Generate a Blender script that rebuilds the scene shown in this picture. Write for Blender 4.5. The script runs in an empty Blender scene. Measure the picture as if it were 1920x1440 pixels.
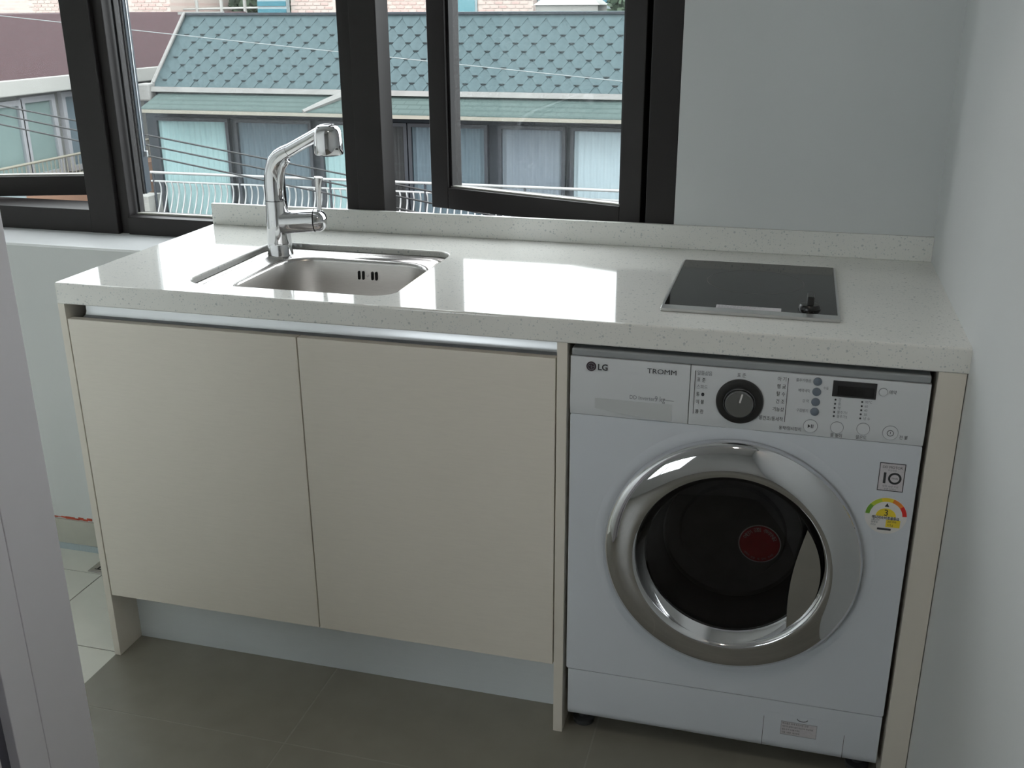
import bpy, bmesh, math, random
from mathutils import Vector, Matrix
random.seed(7)
PI = math.pi
SC = bpy.context.scene
COL = SC.collection

# ------------------------------------------------------------------ camera
F_PX, YAW, PITCH, ROLL = 1920.49, 0.2661, -0.3532, -0.0052
CAM = Vector((1.4081, -1.6853, 1.3955))
_f = Vector((-math.sin(YAW)*math.cos(PITCH), math.cos(YAW)*math.cos(PITCH), math.sin(PITCH)))
_r0 = Vector((math.cos(YAW), math.sin(YAW), 0)); _u0 = _r0.cross(_f)
_r = _r0*math.cos(ROLL) + _u0*math.sin(ROLL); _u = -_r0*math.sin(ROLL) + _u0*math.cos(ROLL)
cd = bpy.data.cameras.new('camera'); cam = bpy.data.objects.new('camera', cd); COL.objects.link(cam)
cd.sensor_width = 36.0; cd.lens = F_PX/1920*36.0; cd.clip_start = 0.02; cd.clip_end = 500
M3 = Matrix((_r, _u, -_f)).transposed()
cam.matrix_world = Matrix.Translation(CAM) @ M3.to_4x4()
SC.camera = cam

# ------------------------------------------------------------------ world, light, exposure
SKY = 4.9
w = bpy.data.worlds.new('overcast_sky'); SC.world = w; w.use_nodes = True
bg = w.node_tree.nodes['Background']; bg.inputs[0].default_value = (0.965, 0.985, 1.0, 1); bg.inputs[1].default_value = SKY
SC.view_settings.view_transform = 'Standard'; SC.view_settings.look = 'None'
SC.view_settings.exposure = -0.08; SC.view_settings.gamma = 1.0; SC.view_settings.use_curve_mapping = False
try:
    SC.cycles.use_denoising = True
    SC.cycles.max_bounces = 10; SC.cycles.diffuse_bounces = 5; SC.cycles.transparent_max_bounces = 16
    SC.cycles.sample_clamp_indirect = 6.0
    SC.cycles.caustics_reflective = False; SC.cycles.caustics_refractive = False
except Exception:
    pass
LAMP_POWER = 3.0      # downlight of the room, watts

# ------------------------------------------------------------------ helpers
MATS = {}
EXT = 1.0
def mat(name, col, rough=0.5, metal=0.0, spec=0.5, noise=0.0, nscale=40.0, bump=0.0, bscale=80.0, coat=0.0, stretch=None, emit=None):
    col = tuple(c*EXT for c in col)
    m = bpy.data.materials.new(name); m.use_nodes = True
    nt = m.node_tree; b = nt.nodes['Principled BSDF']
    b.inputs['Base Color'].default_value = (*col, 1); b.inputs['Roughness'].default_value = rough
    b.inputs['Metallic'].default_value = metal; b.inputs['Specular IOR Level'].default_value = spec
    if coat: b.inputs['Coat Weight'].default_value = coat; b.inputs['Coat Roughness'].default_value = 0.05
    if emit: b.inputs['Emission Color'].default_value = (*emit[0], 1); b.inputs['Emission Strength'].default_value = emit[1]
    if noise or bump:
        tc = nt.nodes.new('ShaderNodeTexCoord'); mp = nt.nodes.new('ShaderNodeMapping')
        nt.links.new(tc.outputs['Object'], mp.inputs['Vector'])
        if stretch: mp.inputs['Scale'].default_value = stretch
    if noise:
        n = nt.nodes.new('ShaderNodeTexNoise'); n.inputs['Scale'].default_value = nscale; n.inputs['Detail'].default_value = 4
        nt.links.new(mp.outputs[0], n.inputs['Vector'])
        cr = nt.nodes.new('ShaderNodeMapRange'); cr.inputs['From Min'].default_value = 0.3; cr.inputs['From Max'].default_value = 0.7
        cr.inputs['To Min'].default_value = 1-noise; cr.inputs['To Max'].default_value = 1+noise
        nt.links.new(n.outputs['Fac'], cr.inputs['Value'])
        mx = nt.nodes.new('ShaderNodeVectorMath'); mx.operation = 'SCALE'; mx.inputs[0].default_value = col
        nt.links.new(cr.outputs[0], mx.inputs['Scale']); nt.links.new(mx.outputs[0], b.inputs['Base Color'])
    if bump:
        n2 = nt.nodes.new('ShaderNodeTexNoise'); n2.inputs['Scale'].default_value = bscale; n2.inputs['Detail'].default_value = 3
        nt.links.new(mp.outputs[0], n2.inputs['Vector'])
        bp = nt.nodes.new('ShaderNodeBump'); bp.inputs['Strength'].default_value = bump; bp.inputs['Distance'].default_value = 0.002
        nt.links.new(n2.outputs['Fac'], bp.inputs['Height']); nt.links.new(bp.outputs[0], b.inputs['Normal'])
    MATS[name] = m
    return m

def srgb(r, g, b):
    def c(v):
        v /= 255.0
        return v/12.92 if v <= 0.04045 else ((v+0.055)/1.055)**2.4
    return (c(r), c(g), c(b))

# --- glass: mostly clear, thin film of dust, mirror-like at grazing angles
def glass_mat(name, tint, dust, refl=1.0):
    m = bpy.data.materials.new(name); m.use_nodes = True; nt = m.node_tree; nt.nodes.clear()
    out = nt.nodes.new('ShaderNodeOutputMaterial')
    tr = nt.nodes.new('ShaderNodeBsdfTransparent'); tr.inputs[0].default_value = (*tint, 1)
    tl = nt.nodes.new('ShaderNodeBsdfTranslucent'); tl.inputs[0].default_value = (0.85, 0.9, 0.92, 1)
    gl = nt.nodes.new('ShaderNodeBsdfGlossy'); gl.inputs['Roughness'].default_value = 0.0
    m1 = nt.nodes.new('ShaderNodeMixShader'); m1.inputs[0].default_value = dust
    nt.links.new(tr.outputs[0], m1.inputs[1]); nt.links.new(tl.outputs[0], m1.inputs[2])
    ge = nt.nodes.new('ShaderNodeNewGeometry'); dt = nt.nodes.new('ShaderNodeVectorMath'); dt.operation = 'DOT_PRODUCT'
    nt.links.new(ge.outputs['Normal'], dt.inputs[0]); nt.links.new(ge.outputs['Incoming'], dt.inputs[1])
    def M(op, a, b=None):
        n = nt.nodes.new('ShaderNodeMath'); n.operation = op
        for k, q in enumerate((a, b)):
            if q is None: continue
            if isinstance(q, (int, float)): n.inputs[k].default_value = q
            else: nt.links.new(q, n.inputs[k])
        return n.outputs[0]
    c = M('ABSOLUTE', dt.outputs['Value']); k5 = M('POWER', M('SUBTRACT', 1.0, c), 5.0)
    mu = nt.nodes.new('ShaderNodeMath'); mu.operation = 'MULTIPLY'; mu.inputs[1].default_value = refl
    nt.links.new(M('ADD', M('MULTIPLY', k5, 0.96), 0.04), mu.inputs[0])
    m2 = nt.nodes.new('ShaderNodeMixShader'); nt.links.new(mu.outputs[0], m2.inputs[0])
    nt.links.new(m1.outputs[0], m2.inputs[1]); nt.links.new(gl.outputs[0], m2.inputs[2])
    nt.links.new(m2.outputs[0], out.inputs[0])
    MATS[name] = m
    return m

# --- engineered stone with grey and translucent chips
def stone_mat(name, base):
    m = bpy.data.materials.new(name); m.use_nodes = True; nt = m.node_tree; b = nt.nodes['Principled BSDF']
    tc = nt.nodes.new('ShaderNodeTexCoord')
    def chips(scale, thr, dark):
        v = nt.nodes.new('ShaderNodeTexVoronoi'); v.inputs['Scale'].default_value = scale
        nt.links.new(tc.outputs['Object'], v.inputs['Vector'])
        sep = nt.nodes.new('ShaderNodeSeparateColor'); nt.links.new(v.outputs['Color'], sep.inputs[0])
        g1 = nt.nodes.new('ShaderNodeMath'); g1.operation = 'GREATER_THAN'; g1.inputs[1].default_value = thr
        nt.links.new(sep.outputs[0], g1.inputs[0])
        l1 = nt.nodes.new('ShaderNodeMath'); l1.operation = 'LESS_THAN'; l1.inputs[1].default_value = 0.42
        nt.links.new(v.outputs['Distance'], l1.inputs[0])
        mu = nt.nodes.new('ShaderNodeMath'); mu.operation = 'MULTIPLY'
        nt.links.new(g1.outputs[0], mu.inputs[0]); nt.links.new(l1.outputs[0], mu.inputs[1])
        return mu, dark
    prev = None
    for scale, thr, dark in ((260, 0.93, 0.80), (420, 0.88, 0.86), (170, 0.965, 0.76)):
        mu, dk = chips(scale, thr, dark)
        mx = nt.nodes.new('ShaderNodeMix'); mx.data_type = 'RGBA'
        nt.links.new(mu.outputs[0], mx.inputs['Factor'])
        if prev is None: mx.inputs[6].default_value = (*base, 1)
        else: nt.links.new(prev.outputs[2], mx.inputs[6])
        mx.inputs[7].default_value = (base[0]*dk*0.93, base[1]*dk*0.97, base[2]*dk, 1)
        prev = mx
    nt.links.new(prev.outputs[2], b.inputs['Base Color'])
    b.inputs['Roughness'].default_value = 0.07; b.inputs['Specular IOR Level'].default_value = 0.5
    MATS[name] = m
    return m

def brick_tex_mat(name, c1, c2, mortar, bw, bh, mort=0.01, rough=0.9, axes='xz'):
    c1, c2, mortar = (tuple(c*EXT for c in q) for q in (c1, c2, mortar))
    m = bpy.data.materials.new(name); m.use_nodes = True; nt = m.node_tree; b = nt.nodes['Principled BSDF']
    tc = nt.nodes.new('ShaderNodeTexCoord'); sx = nt.nodes.new('ShaderNodeSeparateXYZ'); cx = nt.nodes.new('ShaderNodeCombineXYZ')
    nt.links.new(tc.outputs['Object'], sx.inputs[0])
    idx = {'x': 0, 'y': 1, 'z': 2}
    nt.links.new(sx.outputs[idx[axes[0]]], cx.inputs[0]); nt.links.new(sx.outputs[idx[axes[1]]], cx.inputs[1])
    br = nt.nodes.new('ShaderNodeTexBrick'); br.inputs['Scale'].default_value = 1.0
    br.inputs['Color1'].default_value = (*c1, 1); br.inputs['Color2'].default_value = (*c2, 1); br.inputs['Mortar'].default_value = (*mortar, 1)
    br.inputs['Brick Width'].default_value = bw; br.inputs['Row Height'].default_value = bh; br.inputs['Mortar Size'].default_value = mort
    nt.links.new(cx.outputs[0], br.inputs['Vector']); nt.links.new(br.outputs['Color'], b.inputs['Base Color'])
    b.inputs['Roughness'].default_value = rough
    MATS[name] = m
    return m

# interior
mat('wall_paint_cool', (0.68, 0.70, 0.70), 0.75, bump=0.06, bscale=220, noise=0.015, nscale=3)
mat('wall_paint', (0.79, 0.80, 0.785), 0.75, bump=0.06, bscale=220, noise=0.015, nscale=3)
mat('ceiling_paint', (0.88, 0.88, 0.87), 0.85, noise=0.01, nscale=3)
mat('rebate_grey', srgb(92, 92, 104), 0.6, noise=0.03, nscale=20)
mat('jamb_white', (0.85, 0.84, 0.90), 0.45, noise=0.01, nscale=6)
mat('grey_tile', srgb(134, 131, 121), 0.42, noise=0.06, nscale=14, bump=0.03, bscale=120)
mat('grey_grout', srgb(151, 148, 138), 0.9, noise=0.05, nscale=60)
mat('light_tile', srgb(220, 220, 211), 0.3, noise=0.03, nscale=10)
mat('light_grout', srgb(150, 146, 140), 0.9, noise=0.1, nscale=60)
mat('skirt_tile', srgb(190, 190, 180), 0.5, noise=0.05, nscale=15)
mat('silicone', srgb(176, 190, 196), 0.4, noise=0.05, nscale=200, stretch=(1, 0.1, 0.1))
mat('red_mark', srgb(200, 92, 70), 0.8, noise=0.25, nscale=40)
mat('sill_white', (0.88, 0.90, 0.91), 0.2, noise=0.02, nscale=10)
mat('frame_black', srgb(40, 37, 37), 0.45, spec=0.3, noise=0.05, nscale=30)
mat('frame_slate', srgb(44, 54, 64), 0.5, spec=0.25, noise=0.05, nscale=30)
mat('rubber_black', (0.012, 0.012, 0.013), 0.6, noise=0.1, nscale=50)
mat('bead_pale', srgb(200, 198, 190), 0.4, noise=0.03, nscale=30)
glass_mat('pane_glass', (0.965, 0.985, 0.985), 0.006, 0.5)
stone_mat('worktop_stone', (0.80, 0.80, 0.765))
mat('cream_laminate', srgb(226, 220, 209), 0.42, noise=0.018, nscale=30, stretch=(1, 1, 14), bump=0.02, bscale=60)
mat('cream_edge', srgb(224, 218, 207), 0.45, noise=0.01, nscale=30)
mat('aluminium', (0.72, 0.74, 0.76), 0.34, 0.9, noise=0.03, nscale=60, stretch=(0.2, 4, 30))
mat('kick_metal', srgb(232, 238, 242), 0.42, 0.12, noise=0.02, nscale=60, stretch=(0.2, 4, 30))
mat('carcass', srgb(200, 190, 172), 0.6, noise=0.03, nscale=20)
mat('stainless', (0.62, 0.60, 0.585), 0.24, 1.0, noise=0.04, nscale=60, stretch=(12, 1, 1))
mat('stainless_bowl', (0.56, 0.54, 0.52), 0.36, 1.0, noise=0.04, nscale=60, stretch=(1, 1, 14))
mat('chrome', (0.70, 0.70, 0.715), 0.045, 1.0, noise=0.01, nscale=20)
mat('hole_black', (0.008, 0.008, 0.008), 0.7, noise=0.1, nscale=50)
mat('hob_glass', (0.012, 0.013, 0.013), 0.05, spec=0.28, noise=0.05, nscale=30)
mat('hob_trim', (0.66, 0.66, 0.66), 0.3, 0.9, noise=0.03, nscale=80, stretch=(0.3, 10, 10))
mat('hob_print', srgb(92, 90, 88), 0.4, noise=0.05, nscale=30)
mat('knob_black', (0.01, 0.01, 0.01), 0.28, noise=0.1, nscale=40)
mat('sticker_grey', srgb(206, 202, 206), 0.5, noise=0.05, nscale=300)
mat('washer_white', srgb(214, 219, 226), 0.32, noise=0.008, nscale=10)
mat('washer_panel', srgb(216, 219, 222), 0.36, noise=0.008, nscale=10)
mat('washer_lip', srgb(150, 154, 156), 0.4, noise=0.02, nscale=20)
mat('seam_dark', srgb(70, 72, 76), 0.7, noise=0.1, nscale=60)
mat('dial_black', (0.018, 0.018, 0.018), 0.3, noise=0.1, nscale=50)
mat('dial_silver', (0.34, 0.345, 0.35), 0.3, 1.0, noise=0.08, nscale=6)
mat('button_blue', srgb(108, 118, 130), 0.35, noise=0.03, nscale=50)
mat('lcd', (0.012, 0.012, 0.013), 0.12, noise=0.1, nscale=50)
mat('lcd_edge', (0.03, 0.03, 0.032), 0.3, noise=0.1, nscale=50)
mat('print_dark', srgb(58, 60, 64), 0.6, noise=0.05, nscale=100)
mat('print_grey', srgb(128, 132, 138), 0.6, noise=0.05, nscale=100)
mat('logo_dark', srgb(60, 46, 54), 0.35, noise=0.05, nscale=100)
mat('white_print', srgb(230, 228, 226), 0.5, noise=0.02, nscale=60)
mat('drawer_grip', srgb(198, 201, 202), 0.45, noise=0.01, nscale=20)
mat('gasket', srgb(70, 72, 74), 0.5, noise=0.08, nscale=20)
mat('drum_steel', (0.25, 0.25, 0.25), 0.35, 1.0, noise=0.1, nscale=30)
mat('red_sticker', srgb(190, 24, 40), 0.35, noise=0.04, nscale=60)
mat('label_green', srgb(118, 168, 60), 0.5, noise=0.03, nscale=60)
mat('label_lime', srgb(190, 208, 70), 0.5, noise=0.03, nscale=60)
mat('label_yellow', srgb(240, 214, 60), 0.5, noise=0.03, nscale=60)
mat('label_orange', srgb(238, 140, 60), 0.5, noise=0.03, nscale=60)
mat('label_red', srgb(222, 50, 44), 0.5, noise=0.03, nscale=60)
def smoked_glass():
    m = glass_mat('smoked_glass', (0.30, 0.30, 0.31), 0.012)
    return m
smoked_glass()
mat('lamp_glow', (1, 1, 1), 0.5, emit=((1.0, 0.95, 0.88), 12.0), noise=0.01, nscale=5)
# exterior
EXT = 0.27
mat('shingle_green', srgb(128, 157, 163), 0.9, noise=0.10, nscale=9, bump=0.3, bscale=60)
mat('shingle_edge_shade', srgb(46, 62, 66), 0.95, noise=0.15, nscale=20)  # dark bitumen edge with the shadow under each tab painted in
brick_tex_mat('skirt_green', srgb(122, 150, 146), srgb(114, 142, 138), srgb(98, 126, 122), 0.22, 0.055, 0.008, axes='xz')
mat('gutter_white', srgb(226, 226, 222), 0.6, noise=0.12, nscale=3)
mat('house_wall', srgb(92, 102, 112), 0.85, noise=0.08, nscale=4)
mat('house_frame', srgb(84, 92, 104), 0.5, noise=0.06, nscale=6)
mat('brown_panel', srgb(96, 84, 84), 0.6, noise=0.08, nscale=5)
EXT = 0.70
mat('curtain_teal', srgb(200, 222, 222), 0.9, noise=0.05, nscale=6, stretch=(12, 1, 0.4))
mat('curtain_grey', srgb(128, 137, 146), 0.9, noise=0.05, nscale=6, stretch=(12, 1, 0.4))
mat('curtain_rose', srgb(160, 160, 170), 0.9, noise=0.05, nscale=6, stretch=(12, 1, 0.4))
mat('curtain_white', srgb(222, 226, 232), 0.9, noise=0.05, nscale=6, stretch=(12, 1, 0.4))
glass_mat('far_glass', (0.93, 0.97, 0.975), 0.01, 0.5)
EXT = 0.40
mat('rail_steel', srgb(238, 240, 240), 0.45, 0.1, noise=0.05, nscale=8)
mat('fascia_cream', srgb(206, 202, 186), 0.6, noise=0.06, nscale=4)
mat('pale_concrete', srgb(214, 214, 208), 0.85, noise=0.08, nscale=3)
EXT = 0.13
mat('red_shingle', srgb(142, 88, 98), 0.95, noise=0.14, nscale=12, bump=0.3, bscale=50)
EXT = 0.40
mat('eave_white', srgb(240, 240, 234), 0.6, noise=0.04, nscale=3)
mat('left_wall', srgb(170, 172, 168), 0.85, noise=0.06, nscale=3)
mat('blind_pale', srgb(206, 222, 216), 0.85, noise=0.05, nscale=6)
mat('left_frame', srgb(226, 228, 234), 0.5, noise=0.03, nscale=6)
mat('left_rail', srgb(206, 200, 180), 0.5, noise=0.04, nscale=8)
mat('peach_wall', srgb(222, 178, 150), 0.9, noise=0.08, nscale=3)
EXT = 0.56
mat('brick_pink', srgb(242, 220, 210), 0.9, noise=0.08, nscale=7)
mat('brick_rose', srgb(234, 204, 195), 0.9, noise=0.08, nscale=7)
mat('mortar', srgb(240, 226, 216), 0.95, noise=0.05, nscale=12)
brick_tex_mat('brick_far', srgb(242, 220, 210), srgb(234, 204, 195), srgb(240, 226, 216), 0.23, 0.098, 0.012)
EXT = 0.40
mat('teal_sign', srgb(70, 160, 180), 0.5, noise=0.05, nscale=4)
mat('teal_pane', srgb(130, 196, 208), 0.2, noise=0.05, nscale=4)
mat('pale_blue', srgb(206, 226, 230), 0.6, noise=0.03, nscale=4)
mat('cable_black', (0.02, 0.022, 0.025), 0.6, noise=0.05, nscale=10)
mat('cable_pale', srgb(196, 206, 206), 0.6, noise=0.05, nscale=10)
mat('asphalt', (0.10, 0.10, 0.10), 0.95, noise=0.15, nscale=2)
mat('leaf_green', srgb(96, 122, 92), 0.8, noise=0.25, nscale=6)
mat('bark', srgb(92, 80, 66), 0.9, noise=0.2, nscale=10)
mat('own_facade', srgb(190, 186, 178), 0.85, noise=0.05, nscale=3)

ORG = {}
TEXTS = []
def tag(o, label=None, cat=None, group=None, kind=None):
    if label: o['label'] = label
    if cat: o['category'] = cat
    if group: o['group'] = group
    if kind: o['kind'] = kind
    return o
def thing(name, loc, label=None, cat=None, group=None, kind=None):
    o = bpy.data.objects.new(name, None); o.empty_display_size = 0.05
    COL.objects.link(o); o.location = loc; ORG[o.name] = Vector(loc)
    return tag(o, label, cat, group, kind)
def add(name, bm, m, parent=None, smooth=False, mats=None, autosmooth=None):
    """links bmesh (world coordinates) as one mesh object; the origin sits at the parent's base"""
    org = ORG[parent.name] if parent else Vector((0, 0, 0))
    if parent is None:
        xs = [v.co for v in bm.verts]
        org = Vector(((min(v.x for v in xs)+max(v.x for v in xs))/2, (min(v.y for v in xs)+max(v.y for v in xs))/2, min(v.z for v in xs)))
    bmesh.ops.translate(bm, verts=bm.verts, vec=-org)
    me = bpy.data.meshes.new(name); bm.normal_update(); bm.to_mesh(me); bm.free()
    for mm in (mats or [m]): me.materials.append(MATS[mm])
    if smooth or autosmooth:
        for p in me.polygons: p.use_smooth = True
        if autosmooth: me.set_sharp_from_angle(angle=math.radians(autosmooth))
    o = bpy.data.objects.new(name, me); COL.objects.link(o); ORG[o.name] = org
    if parent: o.parent = parent
    else: o.location = org
    return o
def copy_at(src, parent, delta):
    c = src.copy(); COL.objects.link(c); c.parent = parent; c.location = Vector(src.location) + Vector(delta); ORG[c.name] = ORG[src.name]
    return c
def bx(bm, lo, hi, bevel=0.0, mi=0):
    v = [bm.verts.new((x, y, z)) for z in (lo[2], hi[2]) for y in (lo[1], hi[1]) for x in (lo[0], hi[0])]
    fs = [bm.faces.new([v[i] for i in q]) for q in ((0, 2, 3, 1), (4, 5, 7, 6), (0, 1, 5, 4), (2, 6, 7, 3), (0, 4, 6, 2), (1, 3, 7, 5))]
    for f in fs: f.material_index = mi
    if bevel:
        es = list({e for f in fs for e in f.edges})
        bmesh.ops.bevel(bm, geom=es, offset=bevel, segments=2, affect='EDGES', profile=0.5)
    return fs
def box(name, lo, hi, m, parent=None, bevel=0.0):
    bm = bmesh.new(); bx(bm, lo, hi, bevel)
    return add(name, bm, m, parent, autosmooth=None)
def prism(bm, pts, axis, a, b, mi=0):
    """extrude a polygon (2D pts) along axis 0/1/2 from a to b"""
    def P(p, t):
        if axis == 0: return (t, p[0], p[1])
        if axis == 1: return (p[0], t, p[1])
        return (p[0], p[1], t)
    v0 = [bm.verts.new(P(p, a)) for p in pts]; v1 = [bm.verts.new(P(p, b)) for p in pts]
    n = len(pts); fs = []
    fs.append(bm.faces.new(v0)); fs.append(bm.faces.new(v1[::-1]))
    for i in range(n): fs.append(bm.faces.new((v0[i], v1[i], v1[(i+1) % n], v0[(i+1) % n])))
    for f in fs: f.material_index = mi
    bmesh.ops.recalc_face_normals(bm, faces=fs)
    return fs
def loft(bm, loops, cap0=False, cap1=False, mi=0):
    vs = [[bm.verts.new(p) for p in lp] for lp in loops]; n = len(loops[0]); fs = []
    for a, b in zip(vs[:-1], vs[1:]):
        for i in range(n): fs.append(bm.faces.new((a[i], a[(i+1) % n], b[(i+1) % n], b[i])))
    if cap0: fs.append(bm.faces.new(vs[0][::-1]))
    if cap1: fs.append(bm.faces.new(vs[-1]))
    for f in fs: f.material_index = mi
    return fs
def tube(bm, path, radii, n=16, caps=True, mi=0):
    path = [Vector(p) for p in path]
    if not isinstance(radii, (list, tuple)): radii = [radii]*len(path)
    loops = []; ref = None
    for i, p in enumerate(path):
        d = (path[min(i+1, len(path)-1)] - path[max(i-1, 0)]).normalized()
        if ref is None:
            ref = Vector((0, 0, 1)) if abs(d.z) < 0.9 else Vector((1, 0, 0))
        a = d.cross(ref).normalized(); b = a.cross(d).normalized(); ref = b
        loops.append([p + radii[i]*(math.cos(t)*a + math.sin(t)*b) for t in [2*PI*k/n for k in range(n)]])
    fs = loft(bm, loops, caps, caps, mi); bmesh.ops.recalc_face_normals(bm, faces=fs)
    return fs
def lathe(bm, prof, c, axis='z', n=48, cap0=False, cap1=False, mi=0, sign=1):
    """prof: list of (radius, height); height along axis from c"""
    loops = []
    for r, h in prof:
        lp = []
        for k in range(n):
            t = 2*PI*k/n
            if axis == 'z': lp.append((c[0]+r*math.cos(t), c[1]+r*math.sin(t), c[2]+h))
            elif axis == 'y': lp.append((c[0]+r*math.cos(t), c[1]-h, c[2]+r*math.sin(t)))
        loops.append(lp)
    fs = loft(bm, loops, cap0, cap1, mi); bmesh.ops.recalc_face_normals(bm, faces=fs)
    return fs
def rrect(x0, x1, y0, y1, r, z, n=8):
    pts = []
    for cx, cy, a0 in ((x1-r, y1-r, 0), (x0+r, y1-r, PI/2), (x0+r, y0+r, PI), (x1-r, y0+r, 1.5*PI)):
        for k in range(n+1):
            t = a0 + (PI/2)*k/n; pts.append((cx+r*math.cos(t), cy+r*math.sin(t), z))
    return pts
def disc_y(bm, c, r, y0, y1, n=32, r2=None, mi=0):
    """disc or ring facing -y, from y0 (back) to y1 (front)"""
    if r2 is None: prof = [(r, 0), (r, y0-y1)]; return lathe(bm, prof, (c[0], y0, c[1]), 'y', n, True, True, mi)
    prof = [(r, 0), (r, y0-y1), (r2, y0-y1), (r2, 0), (r, 0)]
    return lathe(bm, prof, (c[0], y0, c[1]), 'y', n, False, False, mi)
def text(name, s, h, pos, m, parent, align='LEFT', sx=1.0, bold=0.0, normal='front', valign='CENTER', turn=0.0):
    """flat print; pos is world; h is the letter size"""
    cu = bpy.data.curves.new(name, 'FONT'); cu.body = s; cu.size = h; cu.align_x = align; cu.align_y = valign; cu.offset = bold; cu.resolution_u = 3
    cu.materials.append(MATS[m])
    o = bpy.data.objects.new(name, cu); COL.objects.link(o); o.parent = parent; ORG[o.name] = ORG[parent.name]
    o.location = Vector(pos)-ORG[parent.name]; o.scale = (sx, 1, 1)
    TEXTS.append(o)
    if normal == 'front': o.rotation_euler = (Matrix.Rotation(-turn, 4, 'Y') @ Matrix.Rotation(PI/2, 4, 'X')).to_euler()
    return o
def struct(o): o['kind'] = 'structure'; return o

# ------------------------------------------------------------------ dimensions of the room
H, TH, L, D, YW = 0.881, 0.0435, 1.709, 0.6046, 0.6166
SHEET = 0.013
SILL = H-TH
YS = 0.465                    # face of the thick lower wall
WX0, WX1, WZ1 = -0.95, 1.16, 2.06
YBACK, ZC, XB = -3.4, 2.34, -2.60
WX00 = -2.45                  # far left end of the bay added for light
LF = -0.04                    # floor of the left side room

# ------------------------------------------------------------------ structure
bm = bmesh.new()
bx(bm, (XB, YS, -0.30), (L+0.14, 0.80, SILL))
bx(bm, (WX1, YW, SILL), (L+0.14, 0.80, ZC)); bx(bm, (XB, YW, SILL), (WX00, 0.80, ZC)); bx(bm, (WX00, YW, WZ1), (WX1, 0.80, ZC))
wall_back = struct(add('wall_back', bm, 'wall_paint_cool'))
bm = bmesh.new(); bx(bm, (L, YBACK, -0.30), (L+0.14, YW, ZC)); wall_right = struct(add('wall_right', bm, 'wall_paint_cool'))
bm = bmesh.new(); bx(bm, (XB-0.12, YBACK, -0.30), (XB, 0.80, ZC)); struct(add('wall_left', bm, 'wall_paint'))
# wall with the doorway in which the photographer stands
DX0, DX1, DY0, DY1, DZ = 0.400, L, -0.74, -0.5575, 2.08
bm = bmesh.new()
bx(bm, (XB, DY0+0.012, -0.30), (DX0-0.03, DY1-0.004, ZC)); bx(bm, (DX0-0.03, DY0+0.012, DZ), (DX1, DY1-0.004, ZC))
struct(add('wall_partition', bm, 'wall_paint'))
bm = bmesh.new()
RX0, RX1, RZ0, RZ1 = -1.60, 0.05, 0.85, 2.20       # unseen window added behind, to light the cabinet fronts
bx(bm, (XB, YBACK-0.12, -0.30), (RX0, YBACK, ZC)); bx(bm, (RX1, YBACK-0.12, -0.30), (L+0.14, YBACK, ZC)); bx(bm, (RX0, YBACK-0.12, RZ1), (RX1, YBACK, ZC)); bx(bm, (RX0, YBACK-0.12, -0.30), (RX1, YBACK, RZ0))
struct(add('wall_front', bm, 'wall_paint'))
w4 = struct(thing('added_window_4', ((RX0+RX1)/2, YBACK-0.06, RZ0)))
for lo, hi in (((RX0, RZ0), (RX0+0.05, RZ1)), ((RX1-0.05, RZ0), (RX1, RZ1)), ((RX0, RZ0), (RX1, RZ0+0.06)), ((RX0, RZ1-0.06), (RX1, RZ1)), (((RX0+RX1)/2-0.03, RZ0), ((RX0+RX1)/2+0.03, RZ1))):
    box('frame_member', (lo[0], YBACK-0.10, lo[1]), (hi[0], YBACK-0.03, hi[1]), 'white_print', w4)
box('pane', (RX0+0.05, YBACK-0.07, RZ0+0.06), (RX1-0.05, YBACK-0.065, RZ1-0.06), 'pane_glass', w4)
bm = bmesh.new(); bx(bm, (XB-0.12, YBACK-0.12, ZC), (L+0.14, 0.80, ZC+0.15)); struct(add('ceiling', bm, 'ceiling_paint'))

# polished sill board on the ledge, left of the worktop
sb_ = struct(box('trim_2', (XB, YS-0.006, SILL-0.006), (-0.004, 0.622, SILL+0.001), 'sill_white', None, 0.001))
# door frame of the doorway: jamb board, stop board, black gasket, edge of the opened door
tr = struct(thing('trim_1', (DX0, -0.65, 0)))
bm = bmesh.new(); bx(bm, (DX0-0.03, -0.6560, 0.0), (DX0, DY1, DZ), 0.0012); add('jamb_board', bm, 'jamb_white', tr)
bm = bmesh.new(); bx(bm, (DX0-0.03, -0.7110, 0.0), (DX0-0.0004, -0.6568, DZ), 0.0012); add('casing_board', bm, 'jamb_white', tr)
bm = bmesh.new(); bx(bm, (DX0-0.03, -0.7400, 0.0), (DX0-0.018, -0.7110, DZ)); add('rebate', bm, 'rebate_grey', tr)
bm = bmesh.new(); bx(bm, (DX0-0.03, DY0, DZ-0.03), (DX1, DY1, DZ), 0.0012); add('head_board', bm, 'jamb_white', tr)
dr1 = struct(thing('door_1', (DX0-0.02, -0.76, 0)))
bm = bmesh.new(); bx(bm, (DX0-0.860, -0.792, 0.006), (DX0+0.012, -0.754, DZ-0.035), 0.0012); add('door_leaf', bm, 'jamb_white', dr1)
bm = bmesh.new(); tube(bm, [(-0.39, -0.792, 1.0), (-0.39, -0.835, 1.0), (-0.28, -0.840, 1.0)], 0.009, 12); add('door_handle', bm, 'chrome', dr1, smooth=True)
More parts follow.
